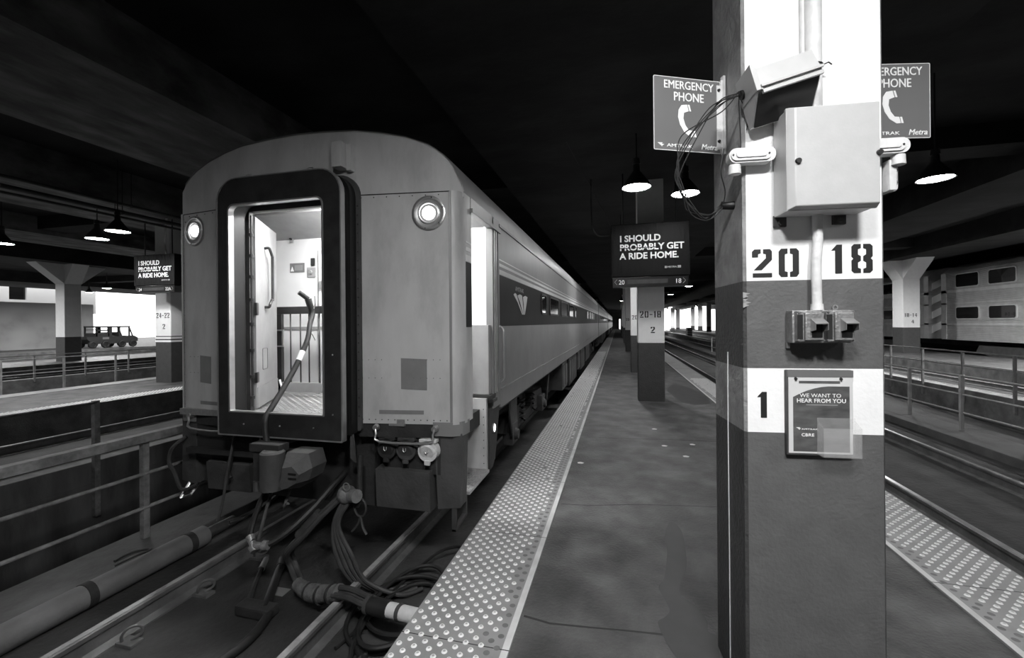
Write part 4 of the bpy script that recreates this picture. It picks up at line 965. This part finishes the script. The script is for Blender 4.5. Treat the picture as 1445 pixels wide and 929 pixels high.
for z in (.55, .585): mb.box(TC+.36, TC+.43, 2.785, 2.80, z, z+.014)
mb.build('casting_slot', 'black', cp)
mb = MB(); mb.cyl((TC+.08, 2.93, .40), (TC+.08, 2.93, .70), .095, .095, 24); mb.lathe([(.095, .70), (.08, .715), (0, .715)], (TC+.08, 2.93, 0), seg=24); mb.build('canister', 'under2', cp)
mb = MB(); mb.box(TC-.16, TC+.14, 2.93, 3.05, .69, .76, .01); mb.box(TC-.14, TC-.06, 2.95, 3.02, .40, .69, .01); mb.build('carrier_bracket', 'under', cp)
mb = MB(); mb.cyl((TC-.1, 2.95, .36), (TC-.1, 2.95, .44), .03, seg=12); mb.tube([(TC+.2, 3.0, .4), (TC+.22, 2.9, .28), (TC+.3, 2.85, .33)], .012, 6, 4); mb.build('lift_chain', 'under2', cp)

# hose hanging out of the door
ho = thing('water_hose', 'black hose with metal nozzle resting in the open end door and drooping below', 'hose', (-2.9, 3.05, .7))
HP = [(-3.08, 3.78, 1.93), (-3.065, 3.77, 1.86), (-3.04, 3.70, 1.76), (-3.0, 3.62, 1.62), (-2.99, 3.52, 1.47), (-2.99, 3.42, 1.33), (-2.98, 3.28, 1.18), (-2.97, 3.14, 1.04), (-2.965, 3.055, .95), (-2.955, 3.04, .85), (-2.93, 3.03, .74), (-2.90, 3.02, .66)]
mb = MB(); mb.tube(HP, .025, 10, 6); mb.build('hose_line', 'hose', ho)
N0 = Vector((-3.08, 3.78, 1.92))
mb = MB(); mb.tube([N0+Vector((.0, 0, -.06)), N0+Vector((-.01, 0, 0))], .030, 10); mb.tube([N0+Vector((-.01, 0, 0)), N0+Vector((-.03, -.02, .10))], .034, 10); mb.tube([N0+Vector((-.03, -.02, .10)), N0+Vector((-.07, -.10, .165))], .024, 10); mb.build('nozzle', 'darksteel', ho)
mb = MB(); mb.tube([N0+Vector((.03, -.01, .0)), N0+Vector((.055, -.02, .05)), N0+Vector((.05, -.02, .13))], .006, 6, 4); mb.build('trigger', 'steel', ho)
mb = MB(); mb.tube([Vector((-2.99, 3.535, 1.495)), Vector((-2.99, 3.48, 1.41))], .0275, 10); mb.build('tape_band', 'white', ho)
mb = MB(); mb.tube([(-3.02, 3.66, 1.66), (-2.97, 3.64, 1.66), (-2.90, 3.6, 1.60)], .004, 5, 4); mb.build('tie_string', 'wire', ho)

# jumper hoses and cables under the end
def hose(name, label, cat, pts, r, m_='hose', ends=None, sub=6, group=None):
    t = thing(name, label, cat, pts[len(pts)//2], group)
    mb = MB(); mb.tube(pts, r, 8, sub); mb.build('line', m_, t)
    if ends:
        for (a, b, rr) in ends:
            mb = MB(); mb.cyl(a, b, rr, rr*.7, 10); mb.cyl(b, Vector(b)+(Vector(b)-Vector(a))*.5, rr*1.15, rr, 10); mb.build('fitting', 'castmetal', t)
    return t
hose('brake_hose', 'looped air hose hanging below the canister of the coupler', 'hose', [(-2.9, 3.1, .45), (-2.93, 2.98, .30), (-2.95, 2.9, .12), (-2.93, 2.85, .02), (-2.88, 2.83, -.0)], .022, ends=[((-2.93, 2.85, .03), (-2.87, 2.82, -.03), .034)])
hose('brake_hose', 'thick air hose curving right from the coupler with shiny end fittings', 'hose', [(-2.80, 2.83, -.02), (-2.72, 2.88, .0), (-2.62, 2.97, .08), (-2.53, 3.12, .20), (-2.48, 3.3, .32), (-2.47, 3.47, .38)], .028, ends=[((-2.86, 2.82, -.03), (-2.78, 2.83, -.02), .036)])
hose('brake_hose', 'thin straight hose between the hanging loop and the coupler', 'hose', [(-2.86, 3.05, .45), (-2.87, 2.95, .2), (-2.86, 2.86, .0)], .014, 'under2')
hose('chain_hanger', 'chain and rod hanging below the left corner of the coach end', 'chain', [(-3.50, 3.25, .75), (-3.56, 3.22, .4), (-3.60, 3.2, .1), (-3.66, 3.2, -.08)], .012, 'under2')
hose('side_cable', 'cable loop at the far left corner of the coach end', 'cable', [(-4.30, 3.42, .62), (-4.38, 3.34, .52), (-4.40, 3.32, .38), (-4.30, 3.3, .28), (-4.24, 3.32, .12), (-4.1, 3.36, .16)], .018, 'cable')
for k in range(4):
    hose('power_cable', 'dark power cable fanning from the open pipe end under the coach', 'cable', [(-4.24+.02*k, 3.8, -.45+.03*(k % 2)), (-4.12+.02*k, 4.0, -.40), (-3.9+.03*k, 4.15, -.25+.02*k), (-3.65+.05*k, 4.1, -.05+.02*k), (-3.45+.05*k, 4.0, .15)], .020, 'cable', group='cables fanning out of the pipe')
# angle cock plate right of the coupler
hk = hose('hanging_strap', 'strap with a looped rope end hanging beside the receptacle panel', 'strap', [(-2.17, 3.25, .62), (-2.16, 3.22, .45), (-2.15, 3.20, .30), (-2.17, 3.19, .20)], .022, 'under')
mb = MB(); mb.tube([(-2.13+.055*math.cos(a), 3.18, .20+.075*math.sin(a)) for a in [k*PI/8 for k in range(16)]], .010, 6, closed=True); mb.tube([(-2.13, 3.18, .13), (-2.15, 3.17, .06), (-2.20, 3.16, .0)], .009, 6, 3); mb.tube([(-2.13, 3.18, .13), (-2.10, 3.17, .04), (-2.06, 3.16, -.01)], .012, 6, 3); mb.build('rope_loop', 'cable', hk)
mb = MB(); mb.hexa([(-2.25,3.22,.60),(-2.20,3.22,.56),(-2.20,3.24,.56),(-2.25,3.24,.60),(-2.25,3.22,.84),(-2.23,3.22,.84),(-2.23,3.24,.84),(-2.25,3.24,.84)]); mb.build('guard_plate', 'under2', hk)

# the head-end power cable set that crosses to the platform
pc = thing('power_cable_assembly', 'thick sleeved cable running from the coach over the rail to the platform edge', 'cable', (-2.0, 2.85, -.5))
mb = MB(); mb.tube([(-2.30, 3.18, .30), (-2.12, 3.12, .32)], .055, 14); mb.lathe([(.058, 0), (.075, .02), (.075, .08), (.06, .1), (.05, .18), (.0, .19)], (-2.30, 3.18, .30), (1, -.3, .1), 16); mb.build('plug', 'castmetal', pc)
mb = MB(); mb.tube([(-2.20+.03*math.cos(a), 3.09, .405+.03*math.sin(a)) for a in [k*PI/6 for k in range(12)]], .005, 5, closed=True); mb.build('pull_ring', 'steel', pc)
for dx, dy in ((0, 0), (.02, .03), (.03, -.03)):
    mb = MB(); mb.tube([(-2.32+dx, 3.17+dy, .28), (-2.46+dx, 3.10+dy, .14), (-2.60+dx, 3.05+dy, -.02), (-2.76+dx, 3.06+dy, -.18), (-2.80+dx, 3.12+dy, -.30), (-2.74+dx, 3.10+dy, -.38), (-2.62+dx, 3.02+dy, -.42)], .024, 8, 6); mb.build('cable_core', 'cable', pc)
mb = MB(); mb.tube([(-2.46, 3.10, .15), (-2.63, 3.06, -.04)], .052, 12); mb.build('cable_wrap', 'cable', pc)
mb = MB(); mb.tube([(-2.62, 3.02, -.42), (-2.50, 2.97, -.425), (-2.36, 2.92, -.40), (-2.22, 2.89, -.36), (-2.10, 2.86, -.315)], [.055, .062, .070, .068, .064, .060], 14, 5); mb.build('woven_sleeve', 'sleeve', pc)
mb = MB()
for q in ((-2.44, 2.95, -.418), (-2.30, 2.905, -.39), (-2.18, 2.88, -.35)): mb.tube([Vector(q)+Vector((-.012, .004, -.002)), Vector(q)+Vector((.012, -.004, .002))], .0735, 14)
mb.build('sleeve_band', 'under', pc)
for dz, dy in ((0, 0), (.035, .02), (.01, -.035)):
    mb = MB(); mb.tube([(-2.14, 2.86+dy, -.33+dz), (-1.98, 2.82+dy, -.30+dz), (-1.84, 2.78+dy, -.30+dz), (-1.72, 2.76+dy, -.31+dz)], .022, 8, 5); mb.build('cable_core', 'cable', pc)
mb = MB(); mb.tube([(-1.78, 2.765, -.305), (-1.60, 2.73, -.29)], .060, 14); mb.build('rubber_boot', 'hose', pc)
mb = MB(); mb.tube([(-1.60, 2.73, -.29), (-1.21, 2.66, -.26)], .052, 14); mb.build('metal_conduit', 'conduit', pc)
mb = MB(); mb.tube([(-1.80, 2.77, -.305), (-1.77, 2.765, -.304)], .066, 14); mb.tube([(-1.52, 2.716, -.284), (-1.49, 2.71, -.282)], .056, 14); mb.build('clamp_ring', 'under2', pc)
# loose hanging cables and coil by the platform
for k in range(4):
    d = .05*k
    hose('hanging_cable', 'one of the dark cables hanging from the plug to the track bed', 'cable', [(-2.27+d*.4, 3.15, .26), (-2.33+d*.3, 3.10, .08), (-2.30+d, 3.08, -.15), (-2.18+d, 3.10, -.36), (-2.0+d*1.5, 3.2, -.50), (-1.80+d, 3.35, -.52)], .018, 'cable', group='dark cables hanging from the plug')
co_ = thing('coiled_cable', 'heap of coiled black cable on the track bed beside the platform', 'cable', (-1.65, 3.0, -.55))
for k in range(5):
    q = random.Random(20+k); cx, cy, rx, ry = -1.68+q.uniform(-.08, .08), 2.98+q.uniform(-.12, .12), .30+q.uniform(-.05, .06), .40+q.uniform(-.06, .1)
    mb = MB(); mb.tube([(cx+rx*math.cos(a), cy+ry*math.sin(a), -.525+.018*k+.012*math.sin(2*a+k)) for a in [j*2*PI/36 for j in range(36)]], .017, 7, closed=True); mb.build('coil_turn', 'hose', co_)
mb = MB(); mb.tube([(-1.95, 2.6, -.53), (-1.9, 2.9, -.53), (-1.85, 3.3, -.50), (-1.7, 3.75, -.44), (-1.5, 3.85, -.40), (-1.32, 3.7, -.40), (-1.25, 3.5, -.45)], .014, 7, 6); mb.build('free_end', 'hose', co_)
mb = MB(); mb.tube([(-1.7, 2.6, -.52), (-1.85, 2.3, -.53), (-2.0, 2.1, -.53), (-2.05, 1.7, -.53)], .02, 7, 6); mb.build('free_end', 'hose', co_)
hose('trailing_cable', 'black cable trailing along the foot of the platform to the lower edge', 'cable', [(-1.5, 2.75, -.50), (-1.48, 2.4, -.52), (-1.55, 2.1, -.52), (-1.6, 1.7, -.53)], .022)
# hose end tool lying between the rails
tl = thing('hose_connector', 'dark twin ended hose connector lying between the rails', 'hose connector', (-2.9, 3.0, -.55))
mb = MB(); mb.tube([(-3.30, 3.38, -.51), (-3.12, 3.10, -.50), (-2.92, 2.82, -.50)], [.02, .022, .026], 8, 4); mb.build('slim_arm', 'under', tl)
mb = MB(); mb.tube([(-3.08, 3.34, -.50), (-2.98, 3.18, -.49), (-2.72, 2.78, -.49)], .036, 10, 4); mb.cyl((-3.12, 3.40, -.50), (-3.06, 3.31, -.50), .05, .045, 10); mb.build('thick_arm', 'hose', tl)
mb = MB(); mb.box(-2.96, -2.64, 2.72, 2.84, -.545, -.46, .02); mb.build('junction', 'under', tl)
mb = MB(); mb.cyl((-3.32, 3.41, -.51), (-3.22, 3.25, -.505), .026, .03, 10); mb.build('metal_tip', 'steel', tl)
mb = MB(); mb.tube([(-2.66, 2.76, -.50), (-2.60, 2.55, -.51), (-2.62, 2.35, -.52), (-2.72, 2.15, -.52), (-2.85, 2.0, -.52), (-3.0, 1.8, -.52)], .034, 10, 6); mb.build('hose_tail', 'hose', tl)
tag(MB().box(-2.92, -2.78, 3.02, 3.12, -.55, -.546).build('crushed_bottle', 'patch'), 'small crumpled shiny scrap beside the hose connector', 'litter')

# side logo and lettering
text('AMTRAK', .085, 'dimwhite', c0, (SX+.0035, 5.40, 2.175), rot=(PI/2, 0, PI/2), xs=1.5, ext=.0008)
mb = MB()
def sw(y0, y1, y2, y3): # a leaning blade from a wide top to a point
    T = [(y0, 2.13), ((y0+y1)/2, 2.145), (y1, 2.135)]; Bm = [(y3, 1.875), ((y1+y3)/2+.06, 2.0)]
    mb.prism([(y2, 1.87), (y3, 1.875), ((y1*.6+y3*.4), 2.02), (y1, 2.135), ((y0+y1)/2, 2.145), (y0, 2.12), ((y0*.55+y2*.45), 2.03)], 'x', SX+.003, SX+.0042)
sw(5.30, 5.46, 5.80, 5.84); sw(5.52, 5.80, 5.87, 5.91); sw(5.86, 6.16, 5.94, 5.97)
mb.build('swoosh_logo', 'stripe', c0)

# ================================================================== DOUBLE DECK TRAIN
def gallery(y0, y1, label):
    X0 = 17.1; XW = 3.1
    r = thing('gallery_car', label, 'train car', (X0+XW/2, (y0+y1)/2, RAIL_Z), 'double deck cars on the right')
    pr = [(X0, .68), (X0, 3.95), (X0+.06, 4.25), (X0+.3, 4.5), (X0+.9, 4.68), (X0+XW-.9, 4.68), (X0+XW-.3, 4.5), (X0+XW-.06, 4.25), (X0+XW, 3.95), (X0+XW, .68)]
    mb = MB(); mb.prism(pr, 'y', y0, y1); mb.build('body_shell', 'metra', r)
    mb = MB(); mb.box(X0-.02, X0, y0, y1, 3.15, 3.30); mb.box(X0-.02, X0, y0, y1, 1.45, 1.55); mb.box(X0-.02, X0, y0, y1, 2.55, 2.62); mb.box(X0-.02, X0, y0, y0+.35, .7, 4.2); mb.box(X0-.02, X0, y1-.35, y1, .7, 4.2); mb.build('side_trim', 'metrasmooth', r)
    n = 12; st = (y1-y0-1.2)/n
    for k in range(n):
        a = y0+.7+k*st
        for z0, z1 in ((3.38, 4.12), (1.75, 2.42)):
            mb = MB(); mb.ring(rrect(a, a+st*.76, z0, z1, .14, 4), rrect(a+.05, a+st*.76-.05, z0+.05, z1-.05, .1, 4), 'x', X0-.035, X0+.01); f = mb.build('window', 'metrasmooth', r)
            mb = MB(); mb.prism(rrect(a+.05, a+st*.76-.05, z0+.05, z1-.05, .1, 4), 'x', X0-.02, X0+.01); mb.build('pane', 'glassdark', f)
    for e, d in ((y0, -1), (y1, 1)):
        mb = MB()
        for k in range(4):
            zb = 1.0+k*.8; mb.prism([(X0+.15, zb), (X0+1.0, zb+.5), (X0+1.0, zb+.9), (X0+.15, zb+.4)], 'y', *sorted((e, e+d*.02)))
        mb.build('hazard_stripe', 'white', r)
        mb = MB(); mb.box(X0+1.0, X0+2.1, *sorted((e, e+d*.2)), .8, 3.2); mb.build('end_door', 'black', r)
    for yc in (y0+3.5, y1-3.5):
        for dy in (-1.2, 1.2):
            mb = MB(); mb.lathe([(0, -.06), (.40, -.06), (.46, .05), (.38, .06), (.1, .05), (.1, .1), (0, .1)], (17.85, yc+dy, .085), (-1, 0, 0), 24); mb.build('wheel', 'under', r)
        mb = MB(); mb.prism([(yc-1.7, .1), (yc-1.5, .45), (yc+1.5, .45), (yc+1.7, .1), (yc+.8, -.05), (yc-.8, -.05)], 'x', 17.4, 17.6); mb.build('bogie', 'under2', r)
    mb = MB(); mb.box(17.3, 19.9, y0+7, y1-7, .0, .68, .03); mb.build('equipment_box', 'under', r)
    return r
gallery(2.7, 28.1, 'nearer stainless double deck car behind the right railings')
gallery(29.1, 54.6, 'farther stainless double deck car, between the flared column and the big column')

# ================================================================== HANGING SIGNS
def ad_sign(cx, y, x0, x1, z0, z1, l_num, r_num, label):
    r = thing('hanging_sign', label, 'sign', (cx, y, z0-.3))
    zs = z0
    mb = MB(); mb.box(x0, x1, y, y+.28, zs, z1, .015)
    mb.build('wrapped_box', 'wrap', r)
    q = random.Random(int(abs(x0*10)))
    mb = MB()
    for k in range(9):
        a = x0+.06+k*(x1-x0-.12)/9+q.uniform(-.03, .03); h = q.uniform(.1, .26)
        mb.hexa([(a,y-.006,z1-.02),(a+.035,y-.006,z1-.02),(a+.035,y,z1-.01),(a,y,z1-.01),(a+.07,y-.001,z1-.02-h),(a+.08,y-.001,z1-.02-h),(a+.08,y,z1-.02-h),(a+.07,y,z1-.02-h)][0:4]+[(a+.07,y-.001,z1-.03-h),(a+.08,y-.001,z1-.03-h),(a+.08,y+.001,z1-.03-h),(a+.07,y+.001,z1-.03-h)])
    mb.box(x0+.03, x0+.045, y-.006, y, zs+.1, z1-.1); mb.build('wrap_fold', 'wrap', r)
    L_ = x1-x0; s_ = L_*.105; tx = x0+L_*.115
    for i, tline in enumerate(('I SHOULD', 'PROBABLY GET', 'A RIDE HOME.')):
        z = z1-(z1-zs)*.335-i*s_*1.12
        text(tline, s_*1.12, 'white', r, (tx, y-.004, z), xs=1.0, bold=s_*.045, ext=.001)
        if i == 1:
            mb = MB(); mb.box(tx-.02, tx+L_*.515, y-.0125, y-.003, z+s_*.24, z+s_*.33); mb.build('strike_line', 'wrap', r)
    text('METRA', .045, 'dimwhite', r, (x0+L_*.72, y-.004, zs+(z1-zs)*.145), xs=1.3, bold=.004, ext=.001)
    mb = MB(); mb.box(x0+L_*.69, x0+L_*.715, y-.005, y, zs+(z1-zs)*.14, zs+(z1-zs)*.18); mb.build('small_mark', 'dimwhite', r); mb = MB(); mb.box(x0+L_*.85, x0+L_*.89, y-.005, y, zs+(z1-zs)*.14, zs+(z1-zs)*.185); mb.build('small_mark', 'dimwhite', r)
    mb = MB(); mb.box(x0+.03, x1-.03, y+.02, y+.26, zs-.21, zs-.005, .006); sg = mb.build('track_number_board', 'blackgloss', r)
    text(l_num, .13, 'white', sg, (x0+.15, y+.018, zs-.155), ext=.001, xs=.95)
    text(r_num, .13, 'white', sg, (x1-.16, y+.018, zs-.155), ext=.001, align='RIGHT', xs=.95)
    mb = MB(); mb.tube([(x0+.12, y+.016, zs-.05), (x0+.07, y+.016, zs-.105), (x0+.12, y+.016, zs-.16)], .005, 5); mb.build('arrow', 'dimwhite', sg); mb = MB(); mb.tube([(x1-.13, y+.016, zs-.05), (x1-.08, y+.016, zs-.105), (x1-.13, y+.016, zs-.16)], .005, 5); mb.build('arrow', 'dimwhite', sg)
    mb = MB(); mb.box(x0+.33, x1-.42, y+.017, y+.02, zs-.15, zs-.06); mb.build('blank_tape', 'shade', sg)
    for xx in (x0+.25, x1-.25):
        mb = MB(); mb.cyl((xx, y+.14, z1), (xx, y+.14, 4.9), .015, seg=8); mb.build('hanger_rod', 'shade', r)
    return r
ad_sign(.65, 9.2, -.13, 1.42, 2.70, 3.80, '20', '18', 'black wrapped advert sign hanging over the coach platform, numbers 20 and 18 below')
ad_sign(-13.1, 9.6, -14.02, -12.47, 2.96, 3.87, '24', '22A', 'black wrapped advert sign at the striped column left of the coach')

# ================================================================== LAMPS
LAMPS = {}
def lamp(x, y, z, label, src=None, key=False, cord=True, rad=.24):
    if src is None:
        r = thing('pendant_lamp', label, 'lamp', (x, y, z), 'dome pendant lamps')
        mb = MB(); mb.lathe([(.030, .40), (.055, .38), (.06, .27), (.085, .24), (.15, .15), (.21, .06), (.235, .0), (.243, -.006), (.229, .0), (.20, .06), (.14, .15), (.0, .2)], (x, y, z), seg=28); mb.build('dome_shade', 'shade', r)
        mb = MB(); mb.disc((x, y, z+.006), .222, (0, 0, -1), 28); mb.build('bulb_glow', key if key else 'bulb', r, fixn=False)
        mb = MB(); mb.cyl((x, y, z+.39), (x, y, z+.48), .065, .055, 14); mb.cyl((x, y, z+.48), (x, y, max(4.95, z+.6)+.8), .012, seg=8); mb.build('stem', 'shade', r)
        return r
    r = copy_tree(src); r.location = (x, y, z); r['label'] = label
    return r
L0 = lamp(.32, 7.4, 4.0, 'dome lamp hanging just above and left of the coach platform sign')
lamp(1.17, 8.0, 4.0, 'dome lamp glowing behind the loose wires left of the big column', L0)
lamp(4.95, 8.25, 4.0, 'dome lamp to the right of the phone sign, over the empty track', L0)
LM = lamp(-11.45, 7.5, 4.0, 'brightest dome lamp above the left black sign', None, 'bulbmid')
LF = lamp(-33., 12., 4.3, 'added unseen dome lamp brightening the left hall, past the border', None, 'bulbfar')  # unseen lamp added to brighten the left hall
lamp(-13.0, 8.05, 4.02, 'dome lamp second to the left of the coach', LM)
lamp(-16.3, 7.9, 4.05, 'dome lamp at the left border of the view', LM)
lamp(-27.0, 9.5, 4.2, 'dome lamp over the splayed column platform', LF)
lamp(-31.5, 20., 4.2, 'dome lamp beyond the splayed column', LF)
lamp(-26.0, 26., 4.2, 'dome lamp far beyond the left black sign', LF)
lamp(.35, 28.6, 4.0, 'small distant dome lamp over the far coach platform', L0)
for x, y in ((4.2, 37.), (4.4, 29.), (10.5, 45.), (14.5, 52.), (13., 60.), (11., 66.), (.4, 46.)): lamp(x, y, 4.0, 'tiny distant dome lamp in the rows toward the bright opening', L0)
for x, y in ((-36., 17.), (-38., 23.), (-34., 27.), (-40., 31.)): lamp(x, y, 4.3, 'added dome lamp brightening the deep left hall', LF)  # more lamps added to lift the grey wall and left hall
lamp(10., 21., 4.7, 'added dome lamp hidden behind the big column, over the track with the tall railing', LF)  # this lamp and the next are added to brighten the double deck train
lamp(9.5, 26., 4.7, 'added dome lamp hidden behind the big column, farther over the track with the tall railing', LF)
lamp(15.8, 19., 4.0, 'added dome lamp, out of view, over the platform of the double deck train', LF)  # added beyond the frame to light the flared column and train
for x, y in ((9., 84.), (14., 88.), (18., 84.), (12., 96.)): lamp(x, y, 4.2, 'added tiny lamp brightening the far end of the hall', LF)  # added to whiten the columns at the hall end
# lamps out of view: a row above and behind the camera, then two others
LK = lamp(.95, -.1, 4.0, 'dome lamp lighting the big column', None, 'bulbkey')
lamp(-.15, -.5, 4.0, 'dome lamp lighting the coach end', LK)
lamp(5.0, .4, 4.0, 'dome lamp over the near part of the empty track', L0)
lamp(-12.9, .4, 4.0, 'dome lamp over the near part of the left platform', LM)
lamp(13.5, 14., 4.0, 'added dome lamp, out of view, in front of the double deck train', LF)  # added beyond the frame to brighten the right railings and train
lamp(.1, 12.9, 4.0, 'dome lamp hidden behind the hanging sign, lighting the white column', LM)

# ================================================================== CEILING PIPES
for x, z, r_, l in ((-12.05, 4.62, .05, 'thick pipe under the left ceiling girder'), (-12.3, 4.55, .03, 'slim pipe beside the thick one under the left girder'), (-11.75, 4.75, .035, 'slim pipe nearest the track under the left girder')):
    t = thing('ceiling_pipe', l, 'pipe', (x, 8, z))
    mb = MB(); mb.cyl((x, YN+1, z), (x, 60, z), r_, seg=10); mb.build('pipe', 'under2', t)
    for y in (5., 8., 11., 14.):
        mb = MB(); mb.cyl((x, y, z), (x, y, 5.7), .01, seg=6); mb.ring([(x+(r_+.012)*math.cos(a), z+(r_+.012)*math.sin(a)) for a in [k*PI/6 for k in range(12)]], [(x+r_*math.cos(a), z+r_*math.sin(a)) for a in [k*PI/6 for k in range(12)]], 'y', y-.015, y+.015); mb.build('hanger', 'under2', t)
hose('ceiling_conduit', 'thin conduit drooping from the ceiling to the left side of the hanging sign', 'conduit', [(-.55, 9.5, 4.9), (-.55, 9.5, 4.3), (-.52, 9.5, 3.85), (-.40, 9.5, 3.65), (-.14, 9.4, 3.62)], .018, 'under2')
hose('lamp_cord', 'thin cord running up from the sign above the coach platform', 'cord', [(-.85, 7.4, 4.9), (-.5, 8.4, 4.4), (-.13, 9.3, 3.8)], .007, 'under2')
hose('sign_conduit', 'white flexible conduit above the left black sign', 'conduit', [(-12.9, 9.7, 3.87), (-12.95, 9.7, 4.2), (-12.8, 9.6, 4.4), (-12.75, 9.6, 4.9)], .025, 'conduit')

# ================================================================== UTILITY VEHICLE
V = (-42.0, 24.95)
uv = thing('utility_vehicle', 'dark six wheeled utility cart parked on the bright far left platform', 'vehicle', (V[0], V[1]+1.7, 0))
vx0, vx1, vy = V[0]-.7, V[0]+.7, V[1]
mb = MB(); mb.prism([(vy-.1, .75), (vy-.1, .95), (vy+1.4, .95), (vy+1.5, .95), (vy+2.9, .95), (vy+3.3, .98), (vy+3.6, .80), (vy+3.6, .5), (vy+3.0, .35), (vy+.3, .35)], 'x', vx0, vx1); mb.build('body', 'tan', uv)
for yy, (a, b) in ((vy+.55, (.95, 1.75)), (vy+1.5, (.8, 1.76)), (vy+2.2, (.8, 1.75)), (vy+2.95, (.85, 1.72))):
    for xx in (vx0+.03, vx1-.08):
        mb = MB(); mb.box(xx, xx+.05, yy-.06 if yy != vy+1.5 else yy-.13, yy+.06 if yy != vy+1.5 else yy+.15, a, b); mb.build('cab_post', 'tan', uv)
mb = MB(); mb.box(vx0, vx1, vy+.48, vy+3.0, 1.70, 1.82, .02); mb.build('roof', 'tan', uv)
mb = MB(); mb.box(vx0+.03, vx1-.03, vy+.5, vy+1.45, .9, 1.24); mb.box(vx1-.08, vx1-.03, vy+.5, vy+1.45, 1.42, 1.52); mb.box(vx0+.03, vx0+.08, vy+.5, vy+1.45, 1.48, 1.53); mb.build('cargo_rack', 'tan', uv)
mb = MB()
for xx in (vx0+.03, vx1-.09): mb.hexa([(xx,vy+2.95,1.72),(xx+.05,vy+2.95,1.72),(xx+.05,vy+3.0,1.72),(xx,vy+3.0,1.72),(xx,vy+3.17,.9),(xx+.05,vy+3.17,.9),(xx+.05,vy+3.29,.9),(xx,vy+3.29,.9)])
mb.build('windscreen_frame', 'tan', uv)
mb = MB(); mb.box(vx1-.01, vx1+.01, vy+.95, vy+1.4, .72, .9, .004); mb.build('side_panel', 'signgray', uv)
mb = MB()
for yy in (vy+1.65, vy+2.35): mb.box(vx0+.15, vx1-.15, yy, yy+.4, .85, 1.0, .02); mb.box(vx0+.15, vx1-.15, yy-.06, yy+.05, .95, 1.3, .02)
mb.build('seat', 'tan', uv)
for yy in (vy+.25, vy+1.15, vy+2.35, vy+3.2):
    for xx, s_ in ((vx0, -1), (vx1, 1)):
        mb = MB(); mb.lathe([(0, -.1), (.2, -.1), (.29, -.08), (.30, 0), (.29, .06), (.2, .08), (.17, .04), (0, .05)], (xx, yy, .30), (s_, 0, 0), 20); mb.build('wheel', 'black', uv)

# ================================================================== SMALL THINGS
def flat(pts, z0, z1, name, m_, **k):
    mb = MB(); mb.prism(pts, 'z', z0, z1); return mb.build(name, m_)
ST = [(0.38, 3.80), (0.44, 3.95), (0.50, 3.8), (0.49, 3.50), (0.46, 3.24), (0.40, 3.05), (0.37, 2.91), (0.42, 2.84), (0.46, 2.79), (0.49, 2.68), (0.48, 2.59), (0.52, 2.56), (0.50, 2.40), (.50, 2.2), (.46, 2.05), (0.33, 2.18), (0.31, 2.28), (0.26, 2.40), (0.24, 2.46), (0.21, 2.6), (0.255, 2.66), (0.29, 2.73), (0.27, 2.84), (0.245, 2.95), (0.29, 3.06), (0.32, 3.22), (.35, 3.45), (.345, 3.62)]
ST = [(p.x, p.y) for p in smooth_path([Vector((a, b, 0)) for a, b in ST], 4)]
tag(flat(ST, .0002, .0012, 'water_stain', 'wet'), 'dark wet stain on the platform left of the big column', 'stain', kind='stuff')
tag(flat([(1.3, 9.9), (1.55, 9.6), (1.9, 9.8), (2.0, 10.6), (1.85, 12.2), (1.5, 12.8), (1.2, 11.5)], .0002, .0012, 'water_puddle', 'wet'), 'shiny wet patch on the platform right of the stencilled column', 'puddle', kind='stuff')
def crack(pts, label, wd=.008):
    L_ = [(p[0], p[1]+wd*random.uniform(.5, 1)) for p in pts]; R2 = [(p[0], p[1]-wd*random.uniform(.5, 1)) for p in pts[::-1]]
    tag(flat(L_+R2, .0001, .0007, 'floor_crack', 'crack'), label, 'crack')
crack([(-.55, 4.1), (-.3, 4.12), (0, 4.2), (.17, 4.25), (.5, 4.3), (.9, 4.36), (1.4, 4.38), (1.98, 4.4)], 'crack across the platform level with the side of the column base', .007)
crack([(-.56, 2.48), (-.4, 2.45), (-.18, 2.47), (0, 2.49), (.25, 2.51), (.5, 2.52)], 'wide crack across the platform near the lower edge', .010)
crack([(-.3, 6.6), (.2, 6.62), (.7, 6.7), (1.98, 6.75)], 'thin crack across the platform before the stencilled column')
for (x, y, l) in ((.56, 7.29, 'farthest white paper scrap on the platform'), (.62, 6.33, 'white paper scrap left of the pair on the platform'), (1.01, 6.48, 'white paper scrap on the platform nearest the column'), (.84, 5.89, 'larger white paper scrap on the platform'), (-.47, 5.34, 'white paper scrap beside the studded paving')):
    mb = MB(); mb.prism([(x-.03, y-.02), (x+.02, y-.03), (x+.045, y+.01), (x, y+.035), (x-.035, y+.015)], 'z', .0005, .006); tag(mb.build('paper_scrap', 'litter'), l, 'litter')
tag(MB().box(9.78, 10.45, 66., 67.4, -.55, .9, .03).build('equipment_cabinet', 'shade'), 'dark cabinet beside the tracks before the bright opening', 'cabinet')
